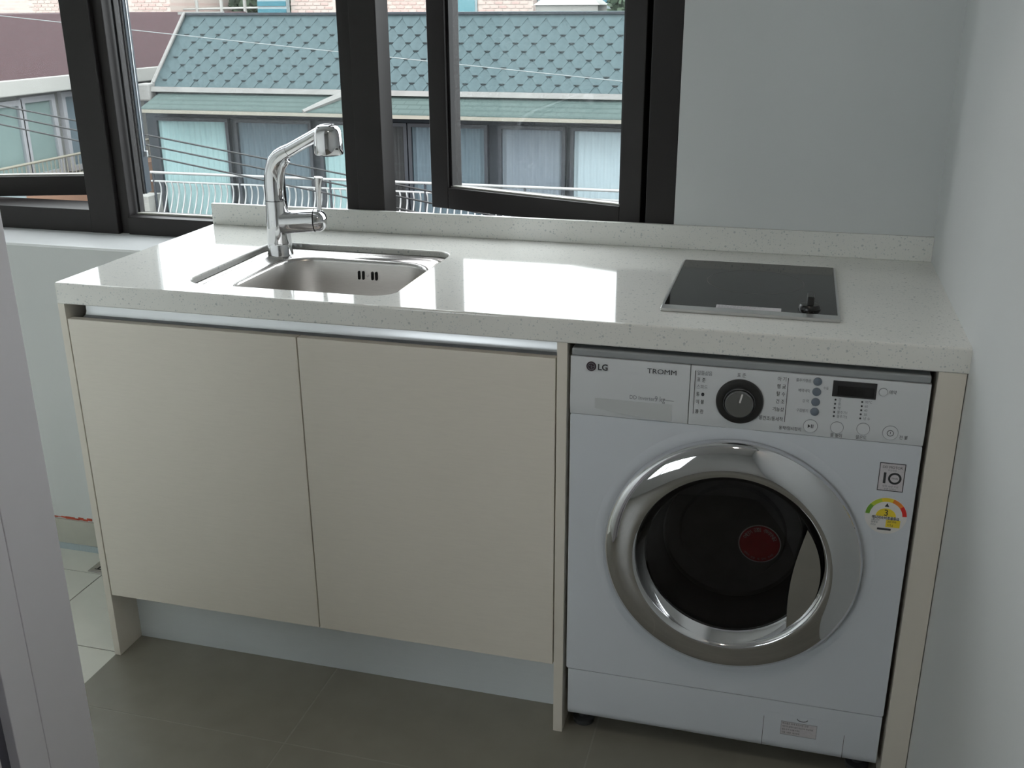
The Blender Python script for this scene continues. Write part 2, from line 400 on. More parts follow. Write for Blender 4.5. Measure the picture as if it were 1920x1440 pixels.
# grey floor: bed plus tiles
fl = struct(box('floor', (-0.002, YBACK, -0.30), (L, YS, -0.0004), 'grey_grout'))
struct(box('floor_room', (XB, YBACK, -0.30), (-0.002, DY1, -0.0005), 'grey_tile'))
G = 0.0016
xs = [0.0, 0.515, 1.115, L]; ys = [YS]
yy = -0.174+0.6
ys = [YS, 0.426, -0.174, -0.774, -1.374, -1.974, -2.574, -3.174, YBACK]
for i in range(3):
    for j in range(len(ys)-1):
        bm = bmesh.new(); bx(bm, (xs[i]+(G if i else 0), ys[j+1]+G, -0.0004), (xs[i+1]-(G if i < 2 else 0), ys[j]-G, 0.0), 0.0002)
        add('floor_tile', bm, 'grey_tile', fl)
# light tiled floor of the side room, one step lower
fl2 = struct(box('floor_side_room', (XB, DY1, -0.30), (-0.002, YS, LF-0.002), 'light_grout'))
gx = [-0.002, -0.30, -0.60, -0.90, -1.20, -1.50, -1.80, -2.10, -2.40, XB]; gy = [YS, 0.359, 0.061, -0.237, -0.535]
for i in range(len(gx)-1):
    for j in range(len(gy)-1):
        bm = bmesh.new(); bx(bm, (gx[i+1]+0.0015, gy[j+1]+0.0015, LF-0.002), (gx[i]-0.0015, gy[j]-0.0015, LF), 0.0006)
        add('floor_tile', bm, 'light_tile', fl2)
# skirting of the side room
sk = struct(thing('baseboard_back', (-0.9, YS, LF)))
for k in range(8):
    x1 = -0.004-k*0.34; x0 = max(XB, x1-0.338)
    bm = bmesh.new(); bx(bm, (x0, YS-0.006, LF+0.016), (x1, YS, 0.052), 0.0008); add('skirting_tile', bm, 'skirt_tile', sk)
bm = bmesh.new(); bx(bm, (XB, YS-0.010, LF), (-0.004, YS, LF+0.018)); add('silicone_bead', bm, 'silicone', sk)
bm = bmesh.new()
for k in range(9):
    x = -0.52+k*0.014; bx(bm, (x, YS-0.0012, 0.0525+random.uniform(0, .004)), (x+0.016, YS, 0.0585+random.uniform(-.002, .004)))
o = add('red_mark', bm, 'red_mark', sk)

# ------------------------------------------------------------------ windows (black aluminium)
FY0, FY1 = 0.622, 0.735
w2 = struct(thing('window_2', (0.05, FY0, SILL)))
w0 = struct(thing('added_window_5', (-1.7, FY0, SILL)))
def member(name, lo, hi, par=w2, m='frame_black', bev=0.002): 
    return box(name, lo, hi, m, par, bev)
member('frame_jamb', (1.094, FY0, SILL), (WX1, FY1, WZ1))
member('frame_jamb', (WX0, FY0, SILL), (WX0+0.066, FY1, WZ1))
member('frame_head', (WX0, FY0, WZ1-0.06), (WX1, FY1, WZ1))
member('frame_sill', (WX0+0.066, FY0, SILL), (-0.372, FY1, 0.898))
member('frame_sill', (-0.262, FY0, SILL), (0.362, FY1-0.03, 0.884))
member('frame_sill', (0.464, FY0, SILL), (1.094, FY1, 0.898))
# mullions: front fin and deeper body
member('frame_mullion', (-0.372, FY0-0.004, SILL), (-0.290, FY1, WZ1-0.06))
member('mullion_stop', (-0.290, FY0+0.012, SILL), (-0.262, FY1-0.03, WZ1-0.06))
member('frame_mullion', (0.396, FY0-0.004, SILL), (0.464, FY1-0.04, WZ1-0.06))
member('mullion_stop', (0.362, FY0+0.006, SILL), (0.396, FY1-0.03, WZ1-0.06))
# unseen bay added left of the open casement, to brighten the left side
member('frame_jamb', (WX00, FY0, SILL), (WX00+0.06, FY1, WZ1), w0); member('frame_jamb', (WX0-0.05, FY0, SILL), (WX0, FY1, WZ1), w0)
member('frame_sill', (WX00+0.06, FY0, SILL), (WX0-0.05, FY1, 0.898), w0); member('frame_head', (WX00+0.06, FY0, WZ1-0.06), (WX0-0.05, FY1, WZ1), w0)
box('pane', (WX00+0.05, 0.672, 0.890), (WX0-0.045, 0.677, WZ1-0.05), 'pane_glass', w0)
# fixed pane with pale bead
GY = 0.672
bm = bmesh.new(); bx(bm, (-0.262, GY, 0.880), (0.368, GY+0.005, WZ1-0.05)); add('pane', bm, 'pane_glass', w2)
member('glazing_bead', (-0.256, GY-0.012, 0.884), (0.362, GY-0.001, 0.889), m='bead_pale', bev=0.001)
member('glazing_gasket', (-0.2565, GY-0.006, 0.884), (-0.250, GY, WZ1-0.06), m='rubber_black', bev=0.001)
member('glazing_gasket', (0.356, GY-0.006, 0.884), (0.3625, GY, WZ1-0.06), m='rubber_black', bev=0.001)

def casement(name, hinge, free, zb, zt, stile, edge_mat, rod=False):
    """open sash: hinge and free are plan points of the inner face, thickness goes outward"""
    h = Vector((hinge[0], hinge[1], 0)); f = Vector((free[0], free[1], 0))
    d = (f-h); wd = d.length; d.normalize()
    n = Vector((-d.y, d.x, 0))
    if n.y < 0: n = -n
    root = struct(thing(name, (hinge[0], hinge[1], zb)))
    def P(u, t, z): q = h + d*u + n*t; return (q.x, q.y, z)
    def bar(nm, u0, u1, t0, t1, z0, z1, m, par=root, bev=0.002):
        bm = bmesh.new(); v = [bm.verts.new(P(u, t, z)) for z in (z0, z1) for t in (t0, t1) for u in (u0, u1)]
        fs = [bm.faces.new([v[i] for i in q]) for q in ((0, 2, 3, 1), (4, 5, 7, 6), (0, 1, 5, 4), (2, 6, 7, 3), (0, 4, 6, 2), (1, 3, 7, 5))]
        bmesh.ops.recalc_face_normals(bm, faces=fs)
        if bev: bmesh.ops.bevel(bm, geom=list(bm.edges), offset=bev, segments=2, affect='EDGES', profile=0.5)
        return add(nm, bm, m, par)
    T = 0.062; s = stile
    bar('sash_stile', 0, s, 0, T, zb, zt, 'frame_black'); bar('sash_stile', wd-s, wd, 0, T, zb, zt, 'frame_black')
    bar('sash_rail', s, wd-s, 0, T, zb, zb+s, 'frame_black'); bar('sash_rail', s, wd-s, 0, T, zt-s, zt, 'frame_black')
    bar('pane', s-0.006, wd-s+0.006, 0.030, 0.035, zb+s-0.006, zt-s+0.006, 'pane_glass', bev=0)
    bar('glazing_bead', s, wd-s, 0.012, 0.029, zb+s, zb+s+0.004, 'bead_pale', bev=0.0008)
    for u0 in (s, wd-s-0.007): bar('glazing_gasket', u0, u0+0.007, 0.010, 0.029, zb+s+0.004, zt-s, 'rubber_black', bev=0.0008)
    # edge strip with a lock rod on the free edge
    bar('edge_channel', wd-0.0005, wd+0.004, 0.006, T-0.006, zb, zt-0.004, edge_mat, bev=0.0008)
    bar('lock_rod', wd+0.004, wd+0.007, 0.024, 0.030, zb+0.115, zt-0.06, 'aluminium', bev=0.0008)
    bar('lock_cam', wd+0.004, wd+0.014, 0.022, 0.034, zb+0.100, zb+0.116, 'aluminium', bev=0.0015)
    return root
casement('window_3', (1.078, 0.650), (0.506, 0.838), 0.905, WZ1-0.065, 0.054, 'frame_slate')
casement('window_1', (-0.882, 0.650), (-0.345, 0.832), 0.905, WZ1-0.065, 0.054, 'frame_slate')

# ------------------------------------------------------------------ worktop
wt = thing('worktop', (L/2, 0.3, SILL), 'speckled white stone worktop with backsplash along the window wall', 'worktop')
CX0, CX1, CY0, CY1, CR = 0.248, 0.692, 0.066, 0.452, 0.045
bm = bmesh.new()
outer = [bm.verts.new(p) for p in ((0, 0.03, H), (L, 0.03, H), (L, YW, H), (0, YW, H))]
inner = [bm.verts.new(p) for p in rrect(CX0, CX1, CY0, CY1, CR, H)]
eo = [bm.edges.new((outer[i], outer[(i+1) % 4])) for i in range(4)]; ei = [bm.edges.new((inner[i], inner[(i+1) % len(inner)])) for i in range(len(inner))]
r = bmesh.ops.triangle_fill(bm, edges=eo+ei, use_beauty=True)
fs = [g for g in r['geom'] if isinstance(g, bmesh.types.BMFace)]
bmesh.ops.recalc_face_normals(bm, faces=fs)
if fs[0].normal.z < 0: bmesh.ops.reverse_faces(bm, faces=fs)
ex = bmesh.ops.extrude_face_region(bm, geom=fs)
vs = [g for g in ex['geom'] if isinstance(g, bmesh.types.BMVert)]
bmesh.ops.translate(bm, verts=vs, vec=(0, 0, -SHEET))
bmesh.ops.recalc_face_normals(bm, faces=bm.faces)
loop_e = [e for e in bm.edges if all(abs(v.co.z-H) < 1e-6 and CX0-1e-4 <= v.co.x <= CX1+1e-4 and CY0-1e-4 <= v.co.y <= CY1+1e-4 for v in e.verts) and len(e.link_faces) == 2 and abs(e.link_faces[0].normal.z*e.link_faces[1].normal.z) < 0.1]
bmesh.ops.bevel(bm, geom=loop_e, offset=0.004, segments=3, affect='EDGES', profile=0.5)
# nosing: front built-up edge with a small round
rr = 0.004
prof = [(0.03, H), (rr, H)] + [(rr-rr*math.sin(a), H-rr+rr*math.cos(a)) for a in (0.4, 0.8, 1.2)] + [(0, H-rr), (0, H-TH+0.002), (0.002, H-TH), (0.03, H-TH)]
prism(bm, prof, 0, 0, L)
bx(bm, (0, 0.03, H-TH), (0.02, YW, H-SHEET)); bx(bm, (L-0.02, 0.03, H-TH), (L, YW, H-SHEET))
add('slab', bm, 'worktop_stone', wt)
bm = bmesh.new(); bx(bm, (0, D, H), (L, YW, H+0.053), 0.0015); add('backsplash', bm, 'worktop_stone', wt)

# ------------------------------------------------------------------ sink cabinet
YP = 0.0025
cb = thing('sink_cabinet', (0.53, 0.25, 0), 'cream two door sink cabinet under the stone worktop', 'cabinet')
box('side_panel', (-0.003, YP, 0), (0.0125, YS-0.002, SILL), 'cream_edge', cb, 0.0008)
box('side_panel', (1.0312, YP, 0), (1.0502, YS-0.002, SILL), 'cream_edge', cb, 0.0008)
XD = 0.5226
for x0, x1 in ((0.0150, XD-0.0012), (XD+0.0012, 1.0288)):
    box('door', (x0, YP, 0.1605), (x1, YP+0.018, 0.806), 'cream_laminate', cb, 0.0008)
box('carcass_back', (0.0125, YS-0.016, 0.10), (1.0312, YS-0.004, 0.66), 'carcass', cb)
box('carcass_floor', (0.0125, YP+0.022, 0.150), (1.0312, YS-0.016, 0.166), 'carcass', cb)
bm = bmesh.new()
prism(bm, [(YP+0.021, 0.800), (YP+0.021, 0.806), (YP+0.030, 0.808), (YP+0.034, 0.814), (YP+0.034, SILL-0.0005), (YP+0.039, SILL-0.0005), (YP+0.039, 0.800)], 0, 0.036, 1.0308)
add('handle_channel', bm, 'aluminium', cb, autosmooth=40)
box('kick_plate', (0.0130, 0.0846, 0.0), (1.0308, 0.0966, 0.150), 'kick_metal', cb)

# right end panel
box('end_panel', (1.6645, YP, 0), (L-0.0015, YS-0.002, SILL-0.0005), 'cream_edge', None, 0.0008)
tag(bpy.data.objects['end_panel'], 'cream filler panel between the washing machine and the right wall', 'panel')

# ------------------------------------------------------------------ sink
sn = thing('sink', (0.48, 0.25, 0.68), 'square stainless steel sink set under the worktop cutout', 'sink')
ZD = H-SHEET
bm = bmesh.new()
O = (0.236, 0.704, 0.054, 0.464)
def ins(a, z, r): return rrect(O[0]+a, O[1]-a, O[2]+a, O[3]-a, r, z)
B = (0.318, 0.668, 0.084, 0.400)
def bowl(a, z, r): return rrect(B[0]+a, B[1]-a, B[2]+a, B[3]-a, r, z)
lo = [ins(0, ZD-0.0008, .05), ins(0.018, ZD-0.0008, .045), ins(0.021, ZD-0.004, .045), ins(0.025, ZD-0.004, .043), ins(0.028, ZD-0.0015, .042), ins(0.032, ZD-0.0015, .041), ins(0.035, ZD-0.0045, .04)]
loft(bm, lo)
deck = [ins(0.035, ZD-0.0045, .04), bowl(-0.010, ZD-0.0045, .085), bowl(-0.004, ZD-0.005, .08), bowl(0.0, ZD-0.008, .076), bowl(0.002, ZD-0.013, .074)]
loft(bm, deck)
bw = [bowl(0.002, ZD-0.013, .074), bowl(0.005, ZD-0.06, .072), bowl(0.010, ZD-0.13, .068), bowl(0.020, ZD-0.155, .06), bowl(0.040, ZD-0.168, .05), bowl(0.09, ZD-0.172, .03), bowl(0.125, ZD-0.174, .012)]
loft(bm, bw, mi=1)
bmesh.ops.remove_doubles(bm, verts=bm.verts, dist=1e-5)
bmesh.ops.recalc_face_normals(bm, faces=bm.faces)
if [f for f in bm.faces if f.calc_center_median().z > ZD-0.002][0].normal.z < 0: bmesh.ops.reverse_faces(bm, faces=bm.faces)
add('basin', bm, 'stainless', sn, mats=['stainless', 'stainless_bowl'], autosmooth=60)
bm = bmesh.new(); lathe(bm, [(0.055, 0.0), (0.053, 0.003), (0.046, 0.004), (0.042, -0.004), (0.012, -0.006), (0.010, 0.004), (0.0005, 0.005)], (0.493, 0.242, ZD-0.1735), 'z', 32)
add('strainer', bm, 'chrome', sn, smooth=True)
for x in (0.4855, 0.4955, 0.5175, 0.5270):
    bm = bmesh.new()
    pts = [(x-0.0026+0.0026*(1-math.cos(t)), 0) for t in (0,)]
    zc0, zc1 = 0.822, 0.8365
    poly = [(x+0.0026*math.cos(t), zc1+0.0026*math.sin(t)) for t in [PI*k/6 for k in range(7)]] + [(x+0.0026*math.cos(t), zc0+0.0026*math.sin(t)) for t in [PI+PI*k/6 for k in range(7)]]
    prism(bm, poly, 1, 0.3935, 0.3975); add('overflow_slot', bm, 'hole_black', sn)
bm = bmesh.new(); disc_y(bm, (0.5065, 0.829), 0.0028, 0.3975, 0.3930, 12); add('overflow_screw', bm, 'chrome', sn)

# ------------------------------------------------------------------ faucet
FB = Vector((0.288, 0.408, ZD-0.0045))
fc = thing('faucet', FB, 'chrome pull out kitchen faucet with a lever on its side, standing on the sink', 'faucet')
dv = Vector((0.859, -0.512, 0))
def fp(t, z): return (FB.x+dv.x*t, FB.y+dv.y*t, z)
bm = bmesh.new(); lathe(bm, [(0.0001, 0.0), (0.0300, 0.0), (0.0300, 0.003), (0.0282, 0.005), (0.0272, 0.03), (0.0255, 0.08), (0.0243, 0.124)], FB, 'z', 40)
add('body', bm, 'chrome', fc, autosmooth=50)
bm = bmesh.new(); lathe(bm, [(0.0238, 0), (0.0238, 0.0016)], (FB.x, FB.y, FB.z+0.124), 'z', 40); add('swivel_joint', bm, 'seam_dark', fc, smooth=True)
path = [fp(0, FB.z+0.1255), fp(0, 1.025), fp(0.002, 1.045), fp(0.008, 1.062), fp(0.018, 1.077), fp(0.033, 1.089), fp(0.052, 1.098), fp(0.075, 1.106)]
bm = bmesh.new(); tube(bm, path, [0.0243, 0.0238, 0.0230, 0.0218, 0.0202, 0.0180, 0.0156, 0.0142], 32); add('neck', bm, 'chrome', fc, autosmooth=50)
# web under the neck
bm = bmesh.new(); tube(bm, [fp(0.016, FB.z+0.128), fp(0.021, 1.02), fp(0.028, 1.045), fp(0.040, 1.066), fp(0.058, 1.082)], [0.0095, 0.0085, 0.0075, 0.0070, 0.0075], 16); add('neck_web', bm, 'chrome', fc, smooth=True)
bm = bmesh.new(); tube(bm, [fp(0.074, 1.1057), fp(0.0765, 1.1066)], [0.0138, 0.0138], 32); add('hose_joint', bm, 'seam_dark', fc, smooth=True)
bm = bmesh.new(); tube(bm, [fp(0.076, 1.1065), fp(0.110, 1.1195), fp(0.160, 1.1385), fp(0.205, 1.156)], [0.0142, 0.0138, 0.0134, 0.0132], 32); sp = add('spray_arm', bm, 'chrome', fc, autosmooth=50)
hc = fp(0.222, 0)
bm = bmesh.new(); lathe(bm, [(0.0001, 0.0), (0.0285, 0.0), (0.0300, 0.002), (0.0298, 0.020), (0.0285, 0.042), (0.0262, 0.051), (0.0215, 0.0575), (0.014, 0.0605), (0.0001, 0.0615)], (hc[0], hc[1], 1.1100), 'z', 40)
hd = add('spray_head', bm, 'chrome', fc, autosmooth=50)
bm = bmesh.new(); lathe(bm, [(0.0001, 0.0035), (0.010, 0.003), (0.0125, 0.0)], (hc[0], hc[1], 1.1685), 'z', 24); add('spray_button', bm, 'knob_black', hd, smooth=True)
bm = bmesh.new(); lathe(bm, [(0.0001, 0.0), (0.022, 0.0), (0.022, 0.003)], (hc[0], hc[1], 1.1080), 'z', 24); add('spray_face', bm, 'print_grey', hd)
# side valve and lever
v0 = Vector((FB.x+0.010, FB.y-0.002, 0.938)); v1 = Vector((FB.x+0.118, FB.y+0.022, 0.944)); vd = (v1-v0).normalized(); vl = (v1-v0).length
bm = bmesh.new(); tube(bm, [v0, v0+vd*0.076], [0.0262, 0.0258], 32); add('valve_body', bm, 'chrome', fc, autosmooth=50)
bm = bmesh.new(); tube(bm, [v0+vd*0.076, v0+vd*0.0785], [0.0246, 0.0246], 32); add('valve_joint', bm, 'rubber_black', fc, autosmooth=50)
bm = bmesh.new(); tube(bm, [v0+vd*0.0785, v0+vd*0.088, v0+vd*0.096, v0+vd*0.102, v0+vd*0.1045], [0.0258, 0.0252, 0.0215, 0.0135, 0.001], 32); kn = add('handle_knob', bm, 'chrome', fc, autosmooth=50)
lb = v0+vd*0.088-Vector((0,0,0.004))
bm = bmesh.new(); tube(bm, [lb+Vector((0, 0, 0.018)), lb+Vector((0.001, 0, 0.045)), lb+Vector((0.002, 0, 0.080)), lb+Vector((0.0035, 0, 0.098)), lb+Vector((0.004, 0, 0.1015))], [0.0058, 0.0055, 0.0068, 0.0095, 0.0098], 20); add('lever', bm, 'chrome', kn, autosmooth=50)

# ------------------------------------------------------------------ cooktop
ck = thing('cooktop', (1.355, 0.29, H), 'small black glass cooktop with one round burner on the worktop', 'cooktop')
bm = bmesh.new(); bx(bm, (1.2035, 0.120, H), (1.5055, 0.482, H+0.0055), 0.0008); add('glass_plate', bm, 'hob_glass', ck)
bm = bmesh.new(); bx(bm, (1.1995, 0.094, H), (1.5095, 0.1205, H+0.0060), 0.0012); add('front_trim', bm, 'hob_trim', ck)
for x in (1.1995, 1.5055): bm = bmesh.new(); bx(bm, (x, 0.1205, H), (x+0.004, 0.484, H+0.0058)); add('side_trim', bm, 'hob_trim', ck)
bm = bmesh.new(); lathe(bm, [(0.0935, 0.0), (0.0935, 0.0002), (0.0918, 0.0002), (0.0918, 0.0)], (1.3555, 0.325, H+0.0055), 'z', 64); add('burner_ring', bm, 'hob_print', ck)
bm = bmesh.new(); lathe(bm, [(0.0001, 0.0), (0.0195, 0.0), (0.0190, 0.004), (0.0165, 0.0075), (0.0001, 0.0085)], (1.4580, 0.158, H+0.0055), 'z', 32); kb = add('knob', bm, 'knob_black', ck, autosmooth=50)
bm = bmesh.new(); bx(bm, (1.4525, 0.141, H+0.0135), (1.4650, 0.176, H+0.0300), 0.002); add('knob_grip', bm, 'knob_black', kb)
bm = bmesh.new(); bx(bm, (1.2955, 0.1205, H+0.0055), (1.4095, 0.141, H+0.0058)); st = add('control_label', bm, 'sticker_grey', ck)
for s in range(3): text('label_text', ('조리 중 상판이 뜨거우니 주의하세요', '정격전압 220V 60Hz  소비전력 1.2kW', '청소는 식은 후에 하십시오')[s], 0.0052, (1.299, 0.1365-s*0.006, H+0.0059), 'print_grey', st, normal='up')
text('scale_print', '0  1  2  3  4  5', 0.005, (1.437, 0.132, H+0.0057), 'hob_print', ck, normal='up')

# ------------------------------------------------------------------ washing machine
WX, WR, WF = 1.0572, 1.6560, 0.0025
wm = thing('washing_machine', (1.3566, 0.2, 0), 'white front loading washing machine with chrome porthole door beside the sink cabinet', 'washing machine')
DC = (1.3566, 0.456)
# body shell and front skin with a round opening
bm = bmesh.new()
def shell(lo, hi):
    v = [bm.verts.new((x, y, z)) for z in (lo[2], hi[2]) for y in (lo[1], hi[1]) for x in (lo[0], hi[0])]
    for q in ((0, 2, 3, 1), (4, 5, 7, 6), (2, 6, 7, 3), (0, 4, 6, 2), (1, 3, 7, 5)): bm.faces.new([v[i] for i in q])
shell((WX+0.002, WF+0.02, 0.040), (WR-0.002, YS-0.015, 0.826))
add('body', bm, 'washer_white', wm)
bm = bmesh.new()
zq0, zq1 = 0.1588, 0.7045
N = 64
out = rrect(WX, WR, zq0, zq1, 0.004, 0, 4); out = [(p[0], WF, p[1]) for p in out]
hole = [(DC[0]+0.170*math.cos(2*PI*k/N), WF, DC[1]+0.170*math.sin(2*PI*k/N)) for k in range(N)]
vo = [bm.verts.new(p) for p in out]; vi = [bm.verts.new(p) for p in hole]
ee = [bm.edges.new((vo[i], vo[(i+1) % len(vo)])) for i in range(len(vo))] + [bm.edges.new((vi[i], vi[(i+1) % N])) for i in range(N)]
r = bmesh.ops.triangle_fill(bm, edges=ee, use_beauty=True)
fs = [g for g in r['geom'] if isinstance(g, bmesh.types.BMFace)]
bmesh.ops.recalc_face_normals(bm, faces=fs)
if fs[0].normal.y > 0: bmesh.ops.reverse_faces(bm, faces=fs)
ex = bmesh.ops.extrude_face_region(bm, geom=fs); vs = [g for g in ex['geom'] if isinstance(g, bmesh.types.BMVert)]
bmesh.ops.translate(bm, verts=vs, vec=(0, 0.022, 0)); bmesh.ops.recalc_face_normals(bm, faces=bm.faces)
add('front_panel', bm, 'washer_white', wm, autosmooth=30)
# faint collar pressed around the door
bm = bmesh.new(); lathe(bm, [(0.250, 0.0), (0.243, 0.0008), (0.235, 0.0011), (0.228, 0.0005)], (DC[0], WF, DC[1]), 'y', 72); add('door_collar', bm, 'washer_white', wm, smooth=True)
# lower panel with rounded bottom edge
prof = [(WF, 0.1573), (WF, 0.066)] + [(WF+0.020*(1-math.cos(a)), 0.066-0.024*math.sin(a)) for a in (0.3, 0.6, 0.9, 1.2, PI/2)] + [(0.05, 0.042), (0.05, 0.1573)]
bm = bmesh.new(); prism(bm, prof, 0, WX+0.004, WR-0.001); add('lower_panel', bm, 'washer_white', wm, autosmooth=30)
# control panel: slanted chin at its lower edge, grey lip at the top
prof = [(WF-0.0035, 0.8150), (WF-0.0045, 0.7260), (WF-0.003, 0.715), (WF-0.0005, 0.7055), (WF+0.02, 0.7055), (WF+0.02, 0.8150)]
bm = bmesh.new(); prism(bm, prof, 0, 1.2688, WR); add('control_panel', bm, 'washer_panel', wm, autosmooth=30)
bm = bmesh.new(); prism(bm, prof, 0, WX, 1.2674); dr = add('detergent_drawer', bm, 'washer_panel', wm, autosmooth=30)
bm = bmesh.new(); bx(bm, (WX+0.001, WF-0.001, 0.8155), (WR-0.001, 0.4, 0.8290), 0.003); add('top_lip', bm, 'washer_lip', wm)
YF = WF-0.0046
bm = bmesh.new(); prism(bm, [(1.1025, 0.7400), (1.2390, 0.7400), (1.2390, 0.7085), (1.205, 0.7095), (1.160, 0.7135), (1.1025, 0.7210)], 1, YF, YF+0.004); add('drawer_grip', bm, 'drawer_grip', dr)
text('capacity_print', 'DD Inverter', 0.0105, (1.164, YF-0.0003, 0.7475), 'print_grey', dr, sx=0.85)
text('capacity_print', '9 kg', 0.0145, (1.2085, YF-0.0003, 0.7480), 'print_grey', dr, sx=0.75)
bm = bmesh.new(); bx(bm, (1.227, YF-0.0003, 0.7468), (1.242, YF, 0.7473)); add('print_rule', bm, 'print_grey', dr)
# brand emblem and names
bm = bmesh.new(); disc_y(bm, (1.0945, 0.7990), 0.0088, YF+0.0015, YF-0.0004, 32); em = add('brand_emblem', bm, 'logo_dark', wm)
bm = bmesh.new()
disc_y(bm, (1.0945, 0.7990), 0.0066, YF, YF-0.0007, 32, r2=0.0056)
bx(bm, (1.0941, YF-0.0007, 0.7962), (1.0951, YF-0.0004, 0.8015)); bx(bm, (1.0941, YF-0.0007, 0.7952), (1.0972, YF-0.0004, 0.7962)); bx(bm, (1.0966, YF-0.0007, 0.7985), (1.1007, YF-0.0004, 0.7995)); disc_y(bm, (1.0918, 0.8006), 0.0010, YF, YF-0.0007, 12)
add('emblem_face', bm, 'print_grey', em)
text('brand_name', 'LG', 0.0160, (1.1058, YF-0.0004, 0.7982), 'print_dark', wm, bold=0.0004, sx=0.95)
text('series_name', 'TROMM', 0.0128, (1.1932, YF-0.0004, 0.7990), 'print_dark', wm, bold=0.0, sx=1.13)
# program dial
KC = (1.3540, 0.7575)
bm = bmesh.new(); lathe(bm, [(0.0402, 0.0), (0.0402, 0.003), (0.0385, 0.006), (0.0300, 0.008), (0.0275, 0.0075), (0.0270, 0.004)], (KC[0], YF+0.001, KC[1]), 'y', 56); dl = add('program_dial', bm, 'dial_black', wm, autosmooth=40)
bm = bmesh.new(); lathe(bm, [(0.0272, 0.004), (0.0268, 0.010), (0.0255, 0.011), (0.0245, 0.0095)], (KC[0], YF, KC[1]), 'y', 48); add('dial_rim', bm, 'gasket', dl, autosmooth=40)
bm = bmesh.new(); lathe(bm, [(0.0245, 0.004), (0.0240, 0.015), (0.0225, 0.017), (0.0120, 0.0172), (0.0001, 0.0173)], (KC[0], YF, KC[1]), 'y', 48); add('dial_knob', bm, 'dial_silver', dl, autosmooth=40)
bm = bmesh.new()
for a, r0, r1, wd in ((1.36, 0.004, 0.020, 0.0014),):
    c, s = math.cos(a), math.sin(a); px, pz = -s*wd, c*wd
    pts = [(KC[0]+c*r0+px, KC[1]+s*r0+pz), (KC[0]+c*r0-px, KC[1]+s*r0-pz), (KC[0]+c*r1-px, KC[1]+s*r1-pz), (KC[0]+c*r1+px, KC[1]+s*r1+pz)]
    prism(bm, pts, 1, YF-0.0178, YF-0.0165)
add('dial_pointer', bm, 'white_print', dl)
# printed rules and programme names
for x in (1.2764, 1.4312): bm = bmesh.new(); bx(bm, (x-0.0004, YF-0.0004, 0.7275), (x+0.0004, YF+0.002, 0.8065)); add('print_rule', bm, 'print_dark', wm)
TS = 0.0088
for z, s, c in ((0.8030, '알뜰삶음', 'print_grey'), (0.7905, '표 준', 'print_dark'), (0.7775, '스피드', 'print_grey'), (0.7640, '통 ●', 'print_dark'), (0.7500, '이 불', 'print_dark'), (0.7320, '울 란', 'print_dark')):
    text('programme_print', s, TS, (1.2795, YF-0.0004, z), c, wm, sx=0.8)
for z, s in ((0.8040, '아 기'), (0.7905, '헹 굼'), (0.7770, '탈 수'), (0.7635, '건 조'), (0.7490, '기능성'), (0.7310, '통건조/통세척')):
    text('programme_print', s, TS, (1.4285, YF-0.0004, z), 'print_dark', wm, 'RIGHT', 0.8)
text('programme_print', '표 준', 0.0085, (1.3540, YF-0.0004, 0.8050), 'print_dark', wm, 'CENTER', 0.85)
# option buttons
for z, s in ((0.8050, '물추가헹굼'), (0.7868, '예약세탁'), (0.7685, '강 력'), (0.7510, '구김방지')):
    bm = bmesh.new(); lathe(bm, [(0.0072, 0.0), (0.0070, 0.002), (0.0055, 0.0028), (0.0001, 0.003)], (1.4785, YF+0.0005, z), 'y', 24); add('option_button', bm, 'button_blue', wm, autosmooth=40)
    text('button_print', s, 0.0066, (1.4680, YF-0.0004, z), 'print_grey', wm, 'RIGHT', 0.8)
text('button_print', '수동', 0.006, (1.4885, YF-0.0004, 0.7945), 'print_grey', wm, sx=0.8)
for (x, z), rr_ in (((1.4742, 0.7245), 0.0112), ((1.5172, 0.7262), 0.0100), ((1.5592, 0.7280), 0.0100), ((1.6025, 0.7255), 0.0120), ((1.5835, 0.7960), 0.0064)):
    bm = bmesh.new(); disc_y(bm, (x, z), rr_, YF+0.002, YF-0.0012, 36); pb = add('push_button', bm, 'washer_panel', wm)
    bm = bmesh.new(); disc_y(bm, (x, z), rr_+0.0007, YF+0.002, YF-0.0002, 36, r2=rr_); add('button_groove', bm, 'print_grey', pb)
bm = bmesh.new(); prism(bm, [(1.4700, 0.7212), (1.4700, 0.7278), (1.4742, 0.7245)], 1, YF-0.0016, YF-0.001)
for x in (1.4752, 1.4776): bx(bm, (x, YF-0.0016, 0.7212), (x+0.0012, YF-0.001, 0.7278))
add('start_symbol', bm, 'print_dark', wm)
bm = bmesh.new(); disc_y(bm, (1.6025, 0.7250), 0.0055, YF, YF-0.0016, 28, r2=0.0047); bx(bm, (1.6021, YF-0.0016, 0.7240), (1.6029, YF-0.001, 0.7275)); add('power_symbol', bm, 'print_dark', wm)
for x, z, s, al in ((1.4600, 0.7160, '동작/일시정지', 'RIGHT'), (1.5172, 0.7115, '물 높이', 'CENTER'), (1.5575, 0.7120, '물온도', 'CENTER'), (1.6170, 0.7185, '전 원', 'LEFT'), (1.5925, 0.7965, '예약', 'LEFT')):
    text('button_print', s, 0.0076, (x, YF-0.0004, z), 'print_dark', wm, al, 0.85)
bm = bmesh.new(); bx(bm, (1.5035, YF-0.0008, 0.7815), (1.5730, YF+0.002, 0.8095), 0.0006); ds = add('display', bm, 'lcd_edge', wm)
bm = bmesh.new(); bx(bm, (1.5120, YF-0.0011, 0.7845), (1.5695, YF-0.0006, 0.8010)); add('display_glass', bm, 'lcd', ds)
